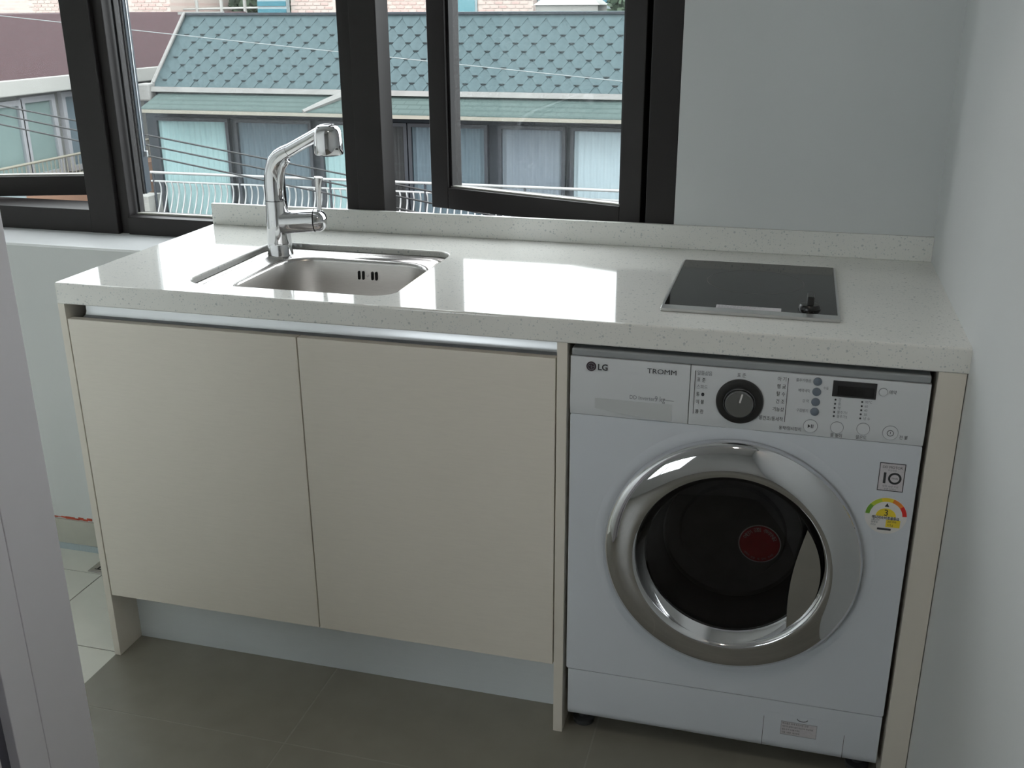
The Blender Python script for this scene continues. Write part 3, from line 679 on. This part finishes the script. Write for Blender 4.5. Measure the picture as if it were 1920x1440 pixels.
for x, names in ((1.5100, ('강', '중', '약', '물추가1', '물추가2')), (1.5525, ('95℃', '60', '40', '30', '냉 수'))):
    for k, z in enumerate((0.7757, 0.7683, 0.7610, 0.7536, 0.7462)):
        bm = bmesh.new(); disc_y(bm, (x, z), 0.0016, YF+0.001, YF-0.0005, 12); add('indicator_light', bm, 'print_dark', wm)
        text('indicator_print', names[k], 0.0062, (x+0.0045, YF-0.0004, z), 'print_grey', wm, sx=0.85)
# door
bm = bmesh.new()
lathe(bm, [(0.2290, 0.000), (0.2300, 0.006), (0.2290, 0.013), (0.2260, 0.019), (0.2200, 0.0240), (0.2110, 0.0285), (0.2000, 0.0325), (0.1880, 0.0352), (0.1780, 0.0366), (0.1730, 0.0364), (0.1700, 0.0345), (0.1660, 0.0270), (0.1600, 0.0170), (0.1550, 0.0100), (0.1510, 0.0050)], (DC[0], WF, DC[1]), 'y', 128)
dor = add('door', bm, 'chrome', wm, smooth=True)
bm = bmesh.new(); lathe(bm, [(0.1540, 0.0080), (0.130, 0.0130), (0.10, 0.0160), (0.05, 0.0185), (0.0001, 0.0190)], (DC[0], WF, DC[1]), 'y', 72); add('door_glass', bm, 'smoked_glass', dor, smooth=True)
bm = bmesh.new(); lathe(bm, [(0.1530, 0.006), (0.152, 0.004), (0.154, -0.012), (0.147, -0.016), (0.143, -0.040), (0.136, -0.046), (0.130, -0.075)], (DC[0], WF, DC[1]), 'y', 72); add('inner_bowl', bm, 'gasket', dor, smooth=True)
bm = bmesh.new(); lathe(bm, [(0.130, -0.075), (0.127, -0.085), (0.100, -0.090), (0.096, -0.082), (0.060, -0.086), (0.0001, -0.088)], (DC[0], WF, DC[1]), 'y', 72); add('bowl_bottom', bm, 'drum_steel', dor, autosmooth=30)
# grip plate closing the right side of the window
RG = 0.1600; ang = 0.74
pts = [(DC[0]+RG*math.cos(t), DC[1]-0.012+RG*math.sin(t)) for t in [-0.80+1.42*k/22 for k in range(23)]]
chord = []
p0, p1 = pts[-1], pts[0]
for k in range(1, 10):
    t = k/10; chord.append((p0[0]+(p1[0]-p0[0])*t - 0.010*math.sin(PI*t), p0[1]+(p1[1]-p0[1])*t))
bm = bmesh.new(); prism(bm, pts+chord, 1, WF-0.024, WF-0.020)
for v in bm.verts:
    if v.co.y < WF-0.025: v.co.y -= 0.010*max(0, 1-((v.co.x-DC[0])/0.17))
add('grip_plate', bm, 'chrome', dor, autosmooth=30)
# red round notice
RC = (1.4080, 0.4935); YR = WF-0.0130
bm = bmesh.new(); disc_y(bm, RC, 0.0372, YR, YR-0.0006, 48); rs = add('notice_sticker', bm, 'white_print', dor); rs['label'] = 'round red notice sticker on the porthole glass'
bm = bmesh.new(); disc_y(bm, RC, 0.0352, YR-0.0004, YR-0.0010, 48); add('sticker_field', bm, 'red_sticker', rs)
def arc_text(s, r, mid, step, h, m, parent, c, y, flip=False):
    n = len(s)
    for i, ch in enumerate(s):
        if ch == ' ': continue
        a = mid - (i-(n-1)/2)*step*(-1 if flip else 1)
        rot = (a-PI/2) if not flip else (a+PI/2)
        text('arc_print', ch, h, (c[0]+r*math.cos(a), y, c[1]+r*math.sin(a)), m, parent, 'CENTER', turn=rot)
arc_text('어린이 갇힘 주의하세요', 0.0275, PI/2, 0.20, 0.0090, 'white_print', rs, RC, YR-0.0013)
arc_text('세탁기 문을 꼭 닫아 주세요', 0.0305, -PI/2, 0.13, 0.0046, 'sticker_grey', rs, RC, YR-0.0013, True)
# lower front: filter cover, label, feet
bm = bmesh.new(); bx(bm, (1.4450, WF-0.0002, 0.066), (1.5925, WF+0.002, 0.1300)); fcv = add('filter_cover', bm, 'washer_white', wm)
for x, z1 in ((1.4445, 0.120), (1.5930, 0.104)): bm = bmesh.new(); bx(bm, (x-0.0004, WF-0.0004, 0.052), (x+0.0004, WF+0.002, z1)); add('cover_seam', bm, 'seam_dark', fcv)
bm = bmesh.new()
pth = [(1.5150+0.0095*math.cos(t), WF-0.0003, 0.1245+0.0050*math.sin(t)) for t in [PI+PI*k/12 for k in range(13)]]
tube(bm, pth, 0.0007, 6); add('finger_notch', bm, 'seam_dark', fcv)
bm = bmesh.new(); bx(bm, (1.4770, WF-0.0005, 0.0850), (1.5430, WF+0.001, 0.1150)); lb_ = add('rating_label', bm, 'sticker_grey', wm)
bm = bmesh.new()
for lo, hi in (((1.4770, 0.0850), (1.5430, 0.0856)), ((1.4770, 0.1144), (1.5430, 0.1150)), ((1.4770, 0.0850), (1.4776, 0.1150)), ((1.5424, 0.0850), (1.5430, 0.1150))): bx(bm, (lo[0], WF-0.0008, lo[1]), (hi[0], WF-0.0004, hi[1]))
add('label_border', bm, 'print_grey', lb_)
for k, (s, h) in enumerate((('배수펌프 마개 주의사항 안내', 0.0050), ('세탁 중 절대로 열지 마십시오 화상위험', 0.0044), ('물을 뺀 후 마개를 여세요', 0.0040), ('모델 1.0ESP  제조번호', 0.0046))):
    text('label_text', s, h, (1.4795, WF-0.0008, 0.1105-k*0.0068), 'print_dark', lb_, sx=0.8)
for x in (1.085, 1.628):
    bm = bmesh.new(); lathe(bm, [(0.0001, 0), (0.022, 0.0), (0.022, 0.010), (0.010, 0.012), (0.010, 0.044)], (x, 0.055, 0.0), 'z', 24); add('foot', bm, 'gasket', wm, autosmooth=40)
    bm = bmesh.new(); lathe(bm, [(0.0001, 0), (0.022, 0.0), (0.022, 0.010), (0.010, 0.012), (0.010, 0.044)], (x, 0.400, 0.0), 'z', 24); add('foot', bm, 'gasket', wm, autosmooth=40)
# warranty badge
bm = bmesh.new(); bx(bm, (1.5935, WF-0.0004, 0.6170), (1.6350, WF+0.001, 0.6690)); wb = add('warranty_badge', bm, 'sticker_grey', wm)
YB = WF-0.0007
bm = bmesh.new()
for lo, hi in (((1.5935, 0.6170), (1.6350, 0.6182)), ((1.5935, 0.6678), (1.6350, 0.6690)), ((1.5935, 0.6170), (1.5947, 0.6690)), ((1.6338, 0.6170), (1.6350, 0.6690))): bx(bm, (lo[0], YB, lo[1]), (hi[0], YB+0.0006, hi[1]))
add('badge_border', bm, 'print_dark', wb)
text('badge_print', 'DD MOTOR', 0.0066, (1.6143, YB, 0.6610), 'print_dark', wb, 'CENTER', 0.9)
text('badge_print', '무상보증', 0.0040, (1.6143, YB, 0.6553), 'print_grey', wb, 'CENTER')
bm = bmesh.new(); bx(bm, (1.6015, YB, 0.6310), (1.6055, YB+0.0006, 0.6510)); disc_y(bm, (1.6198, 0.6410), 0.0108, YB+0.0006, YB, 32, r2=0.0073); add('badge_number', bm, 'print_dark', wb)
text('badge_print', 'YEARS', 0.0042, (1.6198, YB, 0.6410), 'print_dark', wb, 'CENTER', 0.9)
for k in range(2): text('badge_print', ('모터 10년 무상', '보증 서비스')[k], 0.0042, (1.6143, YB, 0.6255-k*0.0048), 'print_grey', wb, 'CENTER')
# energy label
EC = (1.6135, 0.5700)
bm = bmesh.new(); disc_y(bm, EC, 0.0345, WF+0.001, WF-0.0004, 48); el = add('energy_label', bm, 'white_print', wm); el['label'] = 'round energy rating label with coloured arc and number three'
cols = ['label_green', 'label_lime', 'label_yellow', 'label_orange', 'label_red']
for k in range(5):
    a0 = PI - 0.05 - k*(PI-0.10)/5; a1 = a0-(PI-0.10)/5
    bm = bmesh.new()
    ts = [a0+(a1-a0)*i/6 for i in range(7)]
    poly = [(EC[0]+0.0338*math.cos(t), EC[1]+0.0338*math.sin(t)) for t in ts] + [(EC[0]+0.0268*math.cos(t), EC[1]+0.0268*math.sin(t)) for t in ts[::-1]]
    prism(bm, poly, 1, WF-0.0008, WF-0.0003); add('rating_segment', bm, cols[k], el)
bm = bmesh.new(); ts = [PI*i/14 for i in range(15)]
prism(bm, [(EC[0]+0.0165*math.cos(t), EC[1]-0.001+0.0150*math.sin(t)) for t in ts], 1, WF-0.0008, WF-0.0003); add('rating_field', bm, 'label_yellow', el)
bm = bmesh.new(); bx(bm, (1.6150, WF-0.0008, 0.5490), (1.6380, WF-0.0003, 0.5630)); add('rating_field', bm, 'label_yellow', el)
bm = bmesh.new(); prism(bm, [(EC[0]-0.0035, EC[1]+0.0175), (EC[0]+0.0035, EC[1]+0.0175), (EC[0], EC[1]+0.0240)], 1, WF-0.0008, WF-0.0003); add('rating_mark', bm, 'print_dark', el); bm = bmesh.new(); bx(bm, (1.6020, WF-0.0008, 0.5425), (1.6245, WF-0.0003, 0.5462)); add('rating_mark', bm, 'print_dark', el)
YE = WF-0.0011
text('label_text', '3', 0.0165, (EC[0], YE, EC[1]+0.0055), 'print_dark', el, 'CENTER')
text('label_text', '에너지소비효율등급', 0.0068, (EC[0], YE, EC[1]-0.0045), 'print_dark', el, 'CENTER', 0.8, bold=0.0001)
for z, s in ((0.5605, '1회소비'), (0.5560, '전력량'), (0.5515, 'CO2')): text('label_text', s, 0.0042, (1.5905, YE, z), 'print_grey', el)
for z, s in ((0.5595, '264 Wh'), (0.5530, '112 g')): text('label_text', s, 0.0056, (1.6170, YE, z), 'print_dark', el, sx=0.8)

# floor drain in the side room
fd = thing('floor_drain', (-0.25, 0.415, LF), 'small square steel floor drain in the light tiled floor', 'drain')
bm = bmesh.new(); bx(bm, (-0.348, 0.362, LF), (-0.248, 0.462, LF+0.003), 0.001); add('drain_frame', bm, 'stainless', fd)
bm = bmesh.new(); bx(bm, (-0.335, 0.375, LF+0.003), (-0.261, 0.449, LF+0.0035)); add('drain_recess', bm, 'hole_black', fd)
for k in range(6): bm = bmesh.new(); bx(bm, (-0.333+k*0.0125, 0.376, LF+0.0035), (-0.327+k*0.0125, 0.448, LF+0.0050)); add('drain_bar', bm, 'stainless', fd)

# ceiling downlight in the room
dlp = Vector((1.28, -1.05, ZC))
dn = thing('ceiling_downlight', dlp, 'round recessed ceiling downlight above the cooking corner', 'ceiling light')
bm = bmesh.new(); lathe(bm, [(0.062, 0.0), (0.060, -0.006), (0.048, -0.008), (0.045, -0.002)], dlp, 'z', 40); add('trim_ring', bm, 'white_print', dn, smooth=True)
bm = bmesh.new(); lathe(bm, [(0.0001, -0.003), (0.045, -0.003)], dlp, 'z', 32); add('diffuser', bm, 'lamp_glow', dn)
ld = bpy.data.lights.new('downlight_lamp', 'SPOT'); ld.energy = LAMP_POWER*4; ld.spot_size = 2.6; ld.spot_blend = 0.8; ld.shadow_soft_size = 0.045; ld.color = (1.0, 0.86, 0.72)
lo_ = bpy.data.objects.new('downlight_lamp', ld); COL.objects.link(lo_); lo_.parent = dn; lo_.location = (0, 0, -0.02)

# ================================================================== outside
ground = box('ground', (-60, -60, -6.4), (60, 90, -6.0), 'asphalt'); struct(ground)
fac = box('wall_facade', (XB-6, 0.80, -6.0), (L+6, 0.86, -0.30), 'own_facade'); struct(fac)

# ---- green roofed house
gh = thing('green_roof_house', (-4, 16, -6.0), 'grey house with green hexagonal shingle roof seen through the window', 'house')
Y0, Z0, Y1, Z1 = 15.0, 0.06, 15.6, 1.285
ev = Vector((0, Y1-Y0, Z1-Z0)); sl = ev.length; ev.normalize(); nv = Vector((0, -ev.z, ev.y))
XR = 5.0
bm = bmesh.new()
pl = [(-9.80, Y0, Z0), (XR, Y0, Z0), (XR, Y1, Z1), (-9.34, Y1, Z1)]
v = [bm.verts.new(p) for p in pl]; bm.faces.new(v)
v2 = [bm.verts.new(p) for p in ((-9.80, 24.0, Z0), (XR, 24.0, Z0), (XR, 23.4, Z1), (-9.34, 23.4, Z1))]
for q in ((v[1], v2[1], v2[2], v[2]), (v2[1], v2[0], v2[3], v2[2]), (v2[0], v[0], v[3], v2[3]), (v[3], v[2], v2[2], v2[3])): bm.faces.new(q)
bmesh.ops.recalc_face_normals(bm, faces=bm.faces)
roof = add('mansard_roof', bm, 'shingle_green', gh)
# one shingle, shared by all
PW, PR = 0.312, sl/9.6
def shingle_bm(u, vv):
    bm = bmesh.new()
    base = Vector((u, Y0, Z0)) + ev*vv
    def P(a, b, n): return base + Vector((a, 0, 0)) + ev*b + nv*n
    hw, bwid = PW/2-0.004, 0.055
    T0, T1, T2 = 0.013, 0.010, 0.003
    b0, b1 = bm.verts.new(P(-bwid, 0, T0)), bm.verts.new(P(bwid, 0, T0))
    m0, m1 = bm.verts.new(P(-hw, PR, T1)), bm.verts.new(P(hw, PR, T1))
    t0, t1 = bm.verts.new(P(-hw, PR*1.5, T2)), bm.verts.new(P(hw, PR*1.5, T2))
    c0, c1 = bm.verts.new(P(-bwid*0.75, -0.030, 0.0105)), bm.verts.new(P(bwid*0.75, -0.030, 0.0105))
    d0, d1 = bm.verts.new(P(-hw, PR, 0.001)), bm.verts.new(P(hw, PR, 0.001))
    fs = [bm.faces.new(q) for q in ((b0, b1, m1, m0), (m0, m1, t1, t0), (c0, c1, b1, b0), (b1, d1, m1), (d0, b0, m0))]
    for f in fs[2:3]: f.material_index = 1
    return bm
first = None; rest = []
for k in range(10):
    off = PW/2 if k % 2 else 0
    n0 = -9.70
    i = 0
    vv = 0.02 + k*PR*0.985
    while True:
        u = n0 + off + i*PW; i += 1
        if u > XR-0.2: break
        hip = -9.80 + 0.46*(vv/sl)
        if u - PW*0.45 < hip: continue
        if vv+PR*1.5 > sl-0.0: 
            if vv+PR*1.02 > sl: continue
        if u > -1.05: rest.append((u, vv)); continue
        if first is None:
            first = add('shingle', shingle_bm(u, vv), None, roof, mats=['shingle_green', 'shingle_edge_shade']); fu, fv = u, vv
        else:
            copy_at(first, roof, Vector((u-fu, 0, 0)) + ev*(vv-fv))
bm = bmesh.new()
for u, vv in rest:
    b2 = shingle_bm(u, vv); me = bpy.data.meshes.new('t'); b2.to_mesh(me); b2.free(); bm.from_mesh(me); bpy.data.meshes.remove(me)
o = add('shingle_field', bm, None, roof, mats=['shingle_green', 'shingle_edge_shade']); o['kind'] = 'stuff'
# ridge cap, hip cap, gutter
bm = bmesh.new(); bx(bm, (-9.36, Y1-0.06, Z1-0.01), (XR, Y1+0.14, Z1+0.028)); add('ridge_cap', bm, 'house_wall', gh)
bm = bmesh.new(); tube(bm, [(-9.84, Y0-0.03, Z0-0.06), (-9.33, Y1-0.03, Z1+0.02)], 0.035, 8); add('hip_cap', bm, 'gutter_white', gh)
bm = bmesh.new(); tube(bm, [(-9.70, Y0-0.06, Z0+0.10), (-9.30, Y1-0.06, Z1+0.04)], 0.02, 8); add('hip_cable', bm, 'gutter_white', gh)
bm = bmesh.new(); bx(bm, (-9.45, Y1-0.05, Z1+0.0), (-8.6, Y1+0.10, Z1+0.05)); add('ridge_flashing', bm, 'gutter_white', gh)
bm = bmesh.new(); prism(bm, [(Y0+0.02, Z0+0.02), (Y0-0.10, Z0+0.03), (Y0-0.12, Z0-0.055), (Y0-0.04, Z0-0.075), (Y0+0.05, Z0-0.06)], 0, -9.86, XR); add('gutter', bm, 'gutter_white', gh)
bm = bmesh.new(); bx(bm, (-9.98, Y0-0.16, Z0-0.22), (-9.74, Y0+0.1, Z0+0.08), 0.03); add('gutter_box', bm, 'gutter_white', gh)
# skirt roof
YE_, ZE_ = 14.3, -0.235
bm = bmesh.new()
prism(bm, [(Y0+0.05, Z0-0.05), (YE_, ZE_), (YE_, ZE_-0.02), (Y0+0.05, Z0-0.13)], 0, -9.62, XR)
skr = add('skirt_roof', bm, 'skirt_green', gh)
bm = bmesh.new(); tube(bm, [(-6.51, YE_-0.01, ZE_+0.01), (-6.22, 14.64, -0.085), (-5.98, Y0-0.02, Z0-0.03)], [0.035, 0.06, 0.07], 6); add('flashing', bm, 'gutter_white', skr)
bm = bmesh.new(); bx(bm, (-9.66, YE_-0.015, ZE_-0.068), (XR, YE_+0.05, ZE_-0.012)); add('fascia', bm, 'fascia_cream', gh)
bm = bmesh.new(); bx(bm, (-9.62, YE_+0.04, ZE_-0.08), (XR, Y0+0.1, ZE_-0.05)); add('soffit', bm, 'house_wall', gh)
# walls
bm = bmesh.new(); bx(bm, (-10.0, Y0+0.02, -6.0), (XR, 23.8, Z0-0.04)); add('wall', bm, 'house_wall', gh)
def curtain(name, x0, x1, z0, z1, y, m, par, folds=0.11):
    bm = bmesh.new(); n = max(8, int((x1-x0)/folds*6)); pts0 = []; pts1 = []
    for i in range(n+1):
        x = x0+(x1-x0)*i/n; yy = y + 0.016*math.sin(2*PI*(x-x0)/folds) + 0.006*math.sin(5.3*x)
        pts0.append(bm.verts.new((x, yy, z0))); pts1.append(bm.verts.new((x, yy, z1)))
    for i in range(n): bm.faces.new((pts0[i], pts0[i+1], pts1[i+1], pts1[i]))
    return add(name, bm, m, par, smooth=True)
def house_window(x0, x1, z0, z1, cm, fm='house_frame'):
    yw = Y0+0.02; fw = 0.06
    bm = bmesh.new()
    bx(bm, (x0-fw, yw-0.10, z0-fw), (x0, yw, z1+fw)); bx(bm, (x1, yw-0.10, z0-fw), (x1+fw, yw, z1+fw))
    bx(bm, (x0, yw-0.10, z1), (x1, yw, z1+fw)); bx(bm, (x0, yw-0.10, z0-fw), (x1, yw, z0))
    wn = add('window', bm, fm, gh)
    curtain('curtain', x0, x1, z0, z1, yw-0.030, cm, wn)
    bm = bmesh.new(); bx(bm, (x0, yw-0.072, z0), (x1, yw-0.066, z1)); add('pane', bm, 'far_glass', wn)
WT_, WB_ = -0.50, -2.35
for x0, x1, c in ((-9.73, -8.36, 'curtain_teal'), (-8.13, -6.76, 'curtain_grey'), (-6.50, -5.62, 'curtain_teal'), (-5.42, -5.00, 'brown_panel'), (-4.86, -3.58, 'curtain_grey'), (-3.28, -2.26, 'curtain_rose'), (-2.06, -0.95, 'curtain_white'), (-0.75, 0.6, 'curtain_grey')):
    house_window(x0, x1, WB_, WT_, c)
# balcony
bm = bmesh.new(); bx(bm, (-9.9, 13.85, -2.65), (XR, Y0+0.02, -2.45)); add('balcony_slab', bm, 'pale_concrete', gh)
bm = bmesh.new(); bx(bm, (-9.80, 13.80, -2.45), (-9.32, 14.20, -1.665)); add('balcony_end_wall', bm, 'pale_concrete', gh)
YR_ = 14.0
bm = bmesh.new()
tube(bm, [(-9.35, YR_, -1.275), (1.6, YR_, -1.275)], 0.024, 8); tube(bm, [(-9.35, YR_, -1.425), (1.6, YR_, -1.425)], 0.018, 8)
tube(bm, [(-9.35, YR_, -2.38), (1.6, YR_, -2.38)], 0.018, 8)
rail = add('balcony_railing', bm, 'rail_steel', gh, autosmooth=50)
bm = bmesh.new(); tube(bm, [(-9.30, YR_, -2.45), (-9.30, YR_, -1.275)], 0.022, 8); p0_ = add('post', bm, 'house_frame', rail)
for k in range(1, 7): copy_at(p0_, rail, (k*1.665, 0, 0))
bm = bmesh.new()
bp = []
for k in range(11):
    t = k/10; z = -1.425 - t*0.955
    b = -0.015 - 0.16*math.exp(-((t-0.62)/0.22)**2) + 0.045*math.exp(-((t-0.14)/0.10)**2)
    bp.append((-9.19, YR_+b, z))
tube(bm, bp, 0.0135, 6); bal = add('baluster', bm, 'rail_steel', rail, smooth=True)
for k in range(1, 92):
    if (k*0.117) % 1.665 < 0.04: pass
    copy_at(bal, rail, (k*0.117, 0, 0))

# ---- house with the dark red roof on the left
rh = thing('red_roof_house', (-15, 16, -6.0), 'pale house with dark red roof and white eaves left of the green roof', 'house')
XE = -12.0
bm = bmesh.new()
prism(bm, [(XE, 0.225), (-13.6, 1.30), (-18.0, 1.30), (-18.0, 0.20)], 1, 9.0, 25.5)
add('roof', bm, 'red_shingle', rh)
bm = bmesh.new(); bx(bm, (XE-0.30, 8.95, -0.055), (XE+0.02, 25.6, 0.222), 0.02); add('eave_board', bm, 'eave_white', rh)
bm = bmesh.new(); bx(bm, (-18, 9.2, -6.0), (XE-0.32, 25.3, 0.22)); add('wall', bm, 'left_wall', rh)
XWL = XE-0.32
def lwin(y0, y1, z0, z1, cm):
    bm = bmesh.new(); fw = 0.10
    for lo, hi in (((y0-fw, z0-fw), (y0, z1+fw)), ((y1, z0-fw), (y1+fw, z1+fw)), ((y0, z1), (y1, z1+fw)), ((y0, z0-fw), (y1, z0))):
        bx(bm, (XWL, lo[0], lo[1]), (XWL+0.10, hi[0], hi[1]))
    wn = add('window', bm, 'left_frame', rh)
    bm = bmesh.new(); bx(bm, (XWL+0.01, y0, z0), (XWL+0.03, y1, z1)); add('blind', bm, cm, wn)
    bm = bmesh.new(); bx(bm, (XWL+0.06, y0, z0), (XWL+0.066, y1, z1)); add('pane', bm, 'far_glass', wn)
lwin(12.6, 13.35, -1.5, -0.30, 'curtain_grey'); lwin(13.70, 14.45, -1.5, -0.25, 'blind_pale'); lwin(14.62, 15.35, -1.5, -0.22, 'blind_pale'); lwin(15.75, 16.6, -1.5, -0.2, 'curtain_grey'); lwin(17.0, 18.0, -1.5, -0.2, 'blind_pale')
bm = bmesh.new(); bx(bm, (XWL, 9.2, -6.0), (XE+0.15, 19, -1.68)); add('lower_wall', bm, 'peach_wall', rh)
bm = bmesh.new(); bx(bm, (XWL, 11.0, -2.10), (XE+0.22, 13.75, -1.62)); add('balcony_box', bm, 'pale_blue', rh)
bm = bmesh.new(); tube(bm, [(XE+0.05, 13.0, -1.235), (XE+0.05, 18.6, -1.235)], 0.025, 8); tube(bm, [(XE+0.05, 13.0, -1.60), (XE+0.05, 18.6, -1.60)], 0.02, 8); lr = add('railing', bm, 'left_rail', rh)
bm = bmesh.new(); tube(bm, [(XE+0.05, 13.05, -1.60), (XE+0.05, 13.05, -1.235)], 0.010, 6); lb0 = add('baluster', bm, 'left_rail', lr)
for k in range(1, 50): copy_at(lb0, lr, (0, k*0.112, 0))

# ---- buildings behind the roofs
def brick_house(name, label, x0, x1, y, zt, vis, teal=()):
    t = thing(name, ((x0+x1)/2, y+3, -6.0), label, 'building')
    bm = bmesh.new(); bx(bm, (x0, y, -6.0), (x1, y+6, zt)); wl = add('wall', bm, 'brick_far', t)
    bw_, bh_ = 0.23, 0.098
    bm = bmesh.new(); fu_ = None
    for a, b in vis:
        bm = bmesh.new(); bx(bm, (a, y-0.012, 1.06), (b, y, 1.06+7*bh_)); add('mortar_bed', bm, 'mortar', t)
        for k in range(7):
            n = int((b-a)/bw_)
            for i in range(n+1):
                xa = a + i*bw_ + (bw_/2 if k % 2 else 0)
                if xa+bw_-0.03 > b: continue
                z = 1.06+k*bh_
                key = random.random() < 0.4
                if fu_ is None:
                    fu_ = {}
                    for kk, mm in ((False, 'brick_pink'), (True, 'brick_rose')):
                        b3 = bmesh.new(); bx(b3, (xa, y-0.03, z), (xa+bw_-0.03, y-0.006, z+bh_-0.035)); fu_[kk] = (add('brick', b3, mm, t), xa, z)
                        xa += bw_
                    continue
                s_, sx_, sz_ = fu_[key]
                copy_at(s_, t, (xa-sx_, 0, z-sz_))
    for a, b in teal:
        bm = bmesh.new(); bx(bm, (a, y-0.05, 0.6), (b, y, 2.4)); wn = add('window', bm, 'pale_blue', t)
        bm = bmesh.new(); bx(bm, (a+0.06, y-0.06, 0.7), (b-0.06, y-0.05, 2.3)); add('pane', bm, 'teal_pane', wn)
    return t
brick_house('brick_building', 'pink brick building behind the dark red roof', -24.5, -16.24, 26.0, 4.2, ((-21.0, -19.6), (-17.6, -16.24)))
brick_house('brick_building', 'pink brick building with teal window behind the green roof', -12.44, -5.51, 26.0, 4.0, ((-12.44, -11.1), (-10.1, -8.3), (-7.0, -5.51)), ((-7.9, -7.03),))
sg = thing('rooftop_sign', (-12.9, 25.9, -6.0), 'teal and white striped sign board beside the pink brick building', 'sign')
bm = bmesh.new(); bx(bm, (-13.34, 25.75, -6.0), (-12.46, 25.95, 3.0)); add('board', bm, 'pale_blue', sg)
for z0, z1 in ((1.26, 1.36), (1.44, 1.56), (1.66, 1.80), (1.95, 2.1)): bm = bmesh.new(); bx(bm, (-13.33, 25.72, z0), (-12.47, 25.75, z1)); add('stripe', bm, 'teal_sign', sg)
bl = thing('pale_building', (-3.6, 29, -6.0), 'pale blue building with teal window strips behind the green roof', 'building')
bm = bmesh.new(); bx(bm, (-5.49, 26.4, -6.0), (-2.2, 31, 3.2)); add('wall', bm, 'pale_blue', bl)
for z0, z1 in ((1.44, 1.54), (1.62, 1.74), (1.85, 2.0)): bm = bmesh.new(); bx(bm, (-5.42, 26.36, z0), (-3.0, 26.40, z1)); add('window', bm, 'teal_sign', bl)
# white hipped roof vent
rv = thing('roof_vent', (-4.2, 24.6, 1.0), 'white hipped roof vent standing behind the green roof', 'roof vent')
bm = bmesh.new(); bx(bm, (-4.95, 24.0, -0.5), (-3.42, 25.2, 1.42)); add('vent_base', bm, 'pale_concrete', rv)
bm = bmesh.new(); loft(bm, [[(-5.0, 23.95, 1.42), (-3.37, 23.95, 1.42), (-3.37, 25.25, 1.42), (-5.0, 25.25, 1.42)], [(-4.78, 24.2, 1.60), (-3.6, 24.2, 1.60), (-3.6, 25.0, 1.60), (-4.78, 25.0, 1.60)]], True, True); bmesh.ops.recalc_face_normals(bm, faces=bm.faces); add('vent_cap', bm, 'eave_white', rv)
# trees
def tree(x, y, zb, h, r, label, seed):
    rnd = random.Random(seed)
    t = thing('tree', (x, y, zb), label, 'tree')
    bm = bmesh.new(); tube(bm, [(x, y, zb), (x+0.1, y, zb+h*0.5), (x, y, zb+h*0.85)], [0.22, 0.16, 0.06], 10); add('trunk', bm, 'bark', t, smooth=True)
    bm = bmesh.new()
    for i in range(2600):
        a = rnd.uniform(0, 2*PI); cz = rnd.uniform(-1, 1); rad = rnd.random()**0.4
        s = math.sqrt(1-cz*cz)
        p = Vector((x+r*rad*s*math.cos(a), y+r*rad*s*math.sin(a), zb+h-r*0.7+r*0.95*rad*cz))
        d1 = Vector((rnd.uniform(-1, 1), rnd.uniform(-1, 1), rnd.uniform(-1, 1))).normalized()*0.14
        d2 = d1.cross(Vector((rnd.uniform(-1, 1), rnd.uniform(-1, 1), rnd.uniform(-1, 1)))).normalized()*0.09
        bm.faces.new([bm.verts.new(q) for q in (p-d1, p+d2, p+d1, p-d2)])
    o = add('foliage', bm, 'leaf_green', t); o['kind'] = 'stuff'
tree(-14.8, 29.5, -6.0, 8.4, 1.35, 'leafy tree between the pink brick building and the teal sign', 1)
tree(-2.15, 24.2, -6.0, 8.2, 1.05, 'leafy tree right of the white roof vent', 2)
# low fence in front of that tree
rf = thing('roof_railing', (-14.8, 27, -6.0), 'white rail on poles in front of the tree between the buildings', 'railing')
bm = bmesh.new(); tube(bm, [(-16.2, 26.6, 1.36), (-13.36, 26.6, 1.40)], 0.03, 8); add('rail', bm, 'eave_white', rf)
for x in (-15.75, -14.95, -14.2, -13.55): bm = bmesh.new(); tube(bm, [(x, 26.6, -6.0), (x, 26.6, 3.0)], 0.05, 8); add('pole', bm, 'eave_white', rf)
# overhead cables
def cable(p, q, r, m, sag, label):
    p, q = Vector(p), Vector(q); pts = []
    for k in range(25):
        t = k/24; c = p.lerp(q, t); c.z -= sag*4*t*(1-t); pts.append(c)
    bm = bmesh.new(); tube(bm, pts, r, 6); o = add('overhead_cable', bm, m, None, smooth=True)
    tag(o, label, 'cable', 'overhead cables across the street')
cable((-12.0, 9.0, 0.95), (2.0, 9.0, -1.15), 0.010, 'cable_black', 0.03, 'black overhead cable, topmost of the three sloping dark cables')
cable((-12.0, 9.0, 0.85), (2.0, 9.0, -1.29), 0.010, 'cable_black', 0.03, 'black overhead cable, middle of the three sloping dark cables')
cable((-12.0, 9.0, 0.745), (2.0, 9.0, -1.44), 0.010, 'cable_black', 0.03, 'black overhead cable, lowest of the three sloping dark cables')
cable((-12.0, 9.0, 1.72), (3.0, 9.0, 0.40), 0.005, 'cable_pale', 0.02, 'thin pale overhead cable crossing in front of the green shingles')

# ------------------------------------------------------------------ printed letters become plain meshes
dg = bpy.context.evaluated_depsgraph_get(); dg.update()
done = []
for o in TEXTS: done.append(bpy.data.meshes.new_from_object(o.evaluated_get(dg)))
for o, me in zip(TEXTS, done):
    nm = o.name; par = o.parent; mt = o.data.materials[0]; cu = o.data; loc, rot, scl = o.location.copy(), o.rotation_euler.copy(), o.scale.copy()
    bpy.data.objects.remove(o); bpy.data.curves.remove(cu)
    me.name = nm; me.materials.clear(); me.materials.append(mt)
    q = bpy.data.objects.new(nm, me); COL.objects.link(q); q.parent = par; q.location = loc; q.rotation_euler = rot; q.scale = scl
